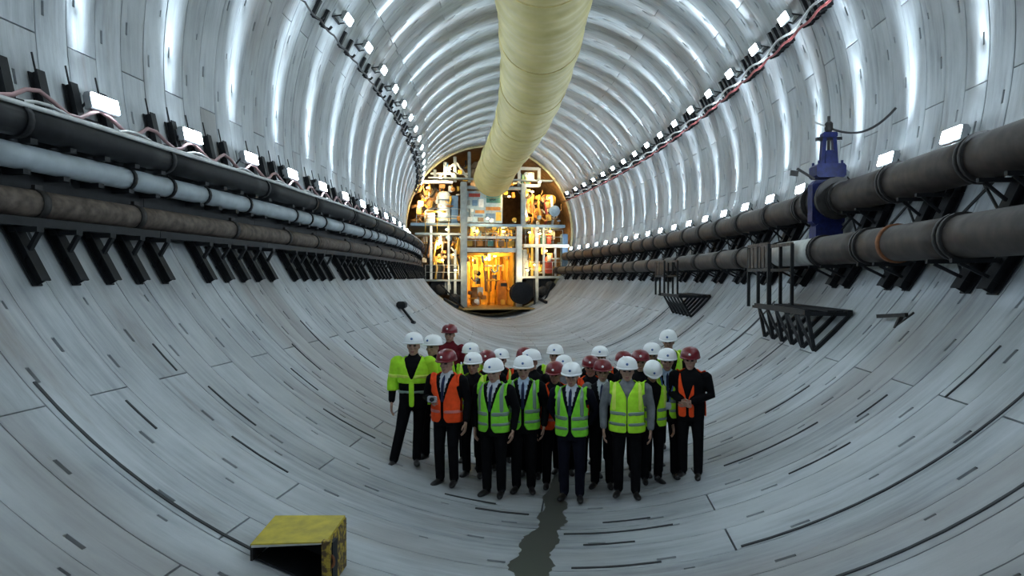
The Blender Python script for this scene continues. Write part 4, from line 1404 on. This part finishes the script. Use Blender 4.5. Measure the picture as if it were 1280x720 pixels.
srcs = [body_src(d) for d in PEOPLE]
bodies = remesh_batch([(s_[0], .0125) for s_ in srcs], 4)
for d, (b_, bones, J), (v, q) in zip(PEOPLE, srcs, bodies):
    nv = vnormals(v, q)
    fc = v[q].mean(1)
    D = np.stack([seg_dist(fc, a, c, r0, r1) for _, a, c, r0, r1 in bones])
    kinds = np.array([k[0] for k in bones])[D.argmin(0)]
    x, y, z = fc.T
    torso = (kinds == 'torso') & (z < 1.49)
    torso |= (kinds == 'leg') & (z > .84)
    w = d.get('wide', 1.09)
    # suit skirt reaches below the hips
    coat = C_BLACK if d['coat'] == 'hivis' else d['coat']
    trous = C_NAVY if d['pose'] in ('back',) else C_BLACK
    shirt = {'W': C_WHITE, 'B': C_LBLUE}.get(d.get('shirt'), coat)
    mats = [coat, trous, C_SHOE, shirt, C_SKIN, C_GREYHAIR if d.get('closed') else C_HAIR, C_LIP, C_EYE, d.get('coat2', coat)]
    mi = np.zeros(len(q), dtype=np.int32)
    mi[kinds == 'leg'] = 1
    mi[torso] = 0
    if d.get('closed'):
        mi[torso & (z < .97)] = 1
    mi[kinds == 'shoe'] = 2
    mi[(kinds == 'arm')] = 8 if d.get('coat2') else 0
    vee = (y < -.02) & (np.abs(x) < .008 + .062 * np.clip((z - 1.18) / .28, 0, 1)) & (z > 1.16) & (z < 1.50)
    mi[torso & vee] = 3
    mi[(z > 1.475) & (kinds == 'torso')] = 3 if d.get('shirt') else 0
    V = [v]; Q = [q]; MI = [mi]
    n0 = len(v)
    # head, turned and tilted on the neck
    hy, hp = d['head']
    Rh = rotm('Z', math.radians(-hy)) @ rotm('X', math.radians(hp))
    hc = np.array((0, .0 - .05 * math.sin(math.radians(hp)), 1.612 - .02 * math.sin(math.radians(hp))))
    V.append(HEADV @ Rh.T + hc); Q.append(HEADQ + n0); MI.append(np.array([4, 5, 6, 7])[HEADM]); n0 += len(HEADV)
    for s_ in (-1, 1):
        hip, knee, ank, sh, el, wr = J[s_]
        dd = (wr - el).normalized()
        zz = -dd
        inw = Vector((-s_, 0, 0))                        # the palm faces the thigh
        xx = (-inw - zz * (-inw).dot(zz)).normalized()
        yy = zz.cross(xx)
        Mh = np.array(Matrix((xx, yy, zz)).transposed())
        hv = HANDV.copy()
        if (yy.y < 0):                                   # keep the thumb towards the front
            hv[:, 1] *= -1
            hq = HANDQ[:, ::-1]
        else:
            hq = HANDQ
        V.append(hv @ Mh.T + np.array(wr + dd * .035)); Q.append(hq + n0); MI.append(np.full(len(HANDQ), 4)); n0 += len(hv)
    V, Q, MI = np.concatenate(V), np.concatenate(Q), np.concatenate(MI)
    me = quads_mesh('person', V, Q, MI, mats)
    o = link('person', me)
    # stand on the invert
    px, py = d['p']
    lat = (px - (CA - CK * py * py)) * math.sqrt(1 + 4 * CK * CK * py * py)
    gz = 6 - math.sqrt(36 - lat * lat)
    sc = d['H'] / 1.80
    o.matrix_world = Matrix.Translation((px, py, gz + .002)) @ Matrix.Rotation(math.radians(d['yaw']), 4, 'Z') @ Matrix.Diagonal((sc, sc, sc, 1))
    tag(o, d['label'], 'person', 'visitors standing in the tunnel')
    # hard hat
    Mhat = Matrix.Translation(hc) @ Matrix(Rh.tolist()).to_4x4()
    h = link('hard_hat', HAT[d['hat']], o, Mhat)
    link('emblem', EMB[d['hat']], h)
    # vest
    if d['vest'] is not None:
        arm_hole = .165 * w
        vmask = torso & (z > .86) & (z < 1.475) & (np.abs(x) < arm_hole + .05 * (z < 1.22))
        vmask |= (kinds == 'arm') & (np.abs(x) < .185 * w) & (z > 1.33)
        if d.get('sash'):
            vmask &= ~((y < 0) & (np.abs(x + .02) > .10))
        opening = .006 if d.get('closed') else .020
        top = 1.30 if d.get('closed') else 1.13
        vmask &= ~((y < 0) & (np.abs(x) < opening * (z < top) + (opening + .105 * np.clip((z - top) / (1.47 - top), 0, 1)) * (z >= top)))
        if not d.get('closed') and not d.get('sash'):
            vmask &= ~((y < 0) & (np.abs(x) < .05 * np.clip((.95 - z) / .09, 0, 1)))
        ve = shell('vest', v, q, nv, vmask, .014, d['vest'], o)
        if d.get('tape') != 'none':
            for z0, z1 in ((.945, .985), (1.075, 1.115)):
                shell('reflective_band', v, q, nv, vmask & (z > z0) & (z < z1), .023, C_REFL, ve, .003)
            for s_ in (-1, 1):
                shell('shoulder_band', v, q, nv, vmask & (z > 1.125) & (np.abs(x - s_ * .125 * w) < .020), .023, C_REFL if d['vest'] is C_GREEN else C_REFLY, ve, .003)
        elif d['pose'] != 'clasp':
            for z0, z1 in ((.98, 1.02),):
                shell('reflective_band', v, q, nv, vmask & (z > z0) & (z < z1), .023, mat('orange_tape', (.60, .16, .14), .5), ve, .003)
    if d['coat'] == 'hivis':
        jm = ((torso & (z > 1.13)) | ((kinds == 'arm') & (z > 1.02))) & (z < 1.462) & ~((y < 0) & (np.abs(x) < .012 + .09 * np.clip((z - 1.18) / .24, 0, 1)) & (z > 1.18))
        jk = shell('jacket', v, q, nv, jm, .012, C_LIME, o)
        shell('lower_band', v, q, nv, torso & (z > 1.0) & (z < 1.035), .012, C_REFL, o, .003)
        shell('zip_flap', v, q, nv, torso & (y < 0) & (np.abs(x) < .032) & (z > .82) & (z < 1.16), .013, C_LIME, o)
        shell('reflective_band', v, q, nv, jm & (z > 1.20) & (z < 1.24), .021, C_REFLY, jk, .003)
    if d.get('tie'):
        shell('necktie', v, q, nv, torso & (y < 0) & (np.abs(x) < .012 + .014 * np.clip((1.44 - z) / .3, 0, 1)) & (z > 1.12) & (z < 1.465), .006, C_TIE, o, .005)
    if d.get('badge'):
        lan = (torso & (y < 0) & (z > 1.02) & (z < 1.46) & (np.abs(np.abs(x) - .008 - .09 * np.clip((z - 1.03) / .43, 0, 1)) < .009))
        shell('lanyard', v, q, nv, lan, .026, H_BLUE, o, .003)
        shell('badge', v, q, nv, torso & (y < 0) & (np.abs(x) < .042) & (z > .98) & (z < 1.08), .030, C_WHITE, o, .004)
    if d['pose'] == 'hold':
        wr, el = J[-1][5], J[-1][4]
        c0 = wr + (wr - el).normalized() * .12 + Vector((.0, -.03, .03))
        cm = tag(empty('camera_compact', o.matrix_world @ Matrix.Translation(c0)), 'small silver camera held at the chest by the orange vest person', 'camera')
        b = MB(); b.box((0, 0, 0), (.12, .035, .075), None, 0, .012); b.build('camera_body', mat('silver_camera', (.55, .56, .58), .3, .6), cm)
        b = MB(); b.lathe([(.028, 0), (.028, .03), (.022, .035)], 14, Matrix.Translation((.01, -.016, 0)) @ Matrix.Rotation(PI / 2, 4, 'X')); b.build('camera_lens', M_BLACK, cm)
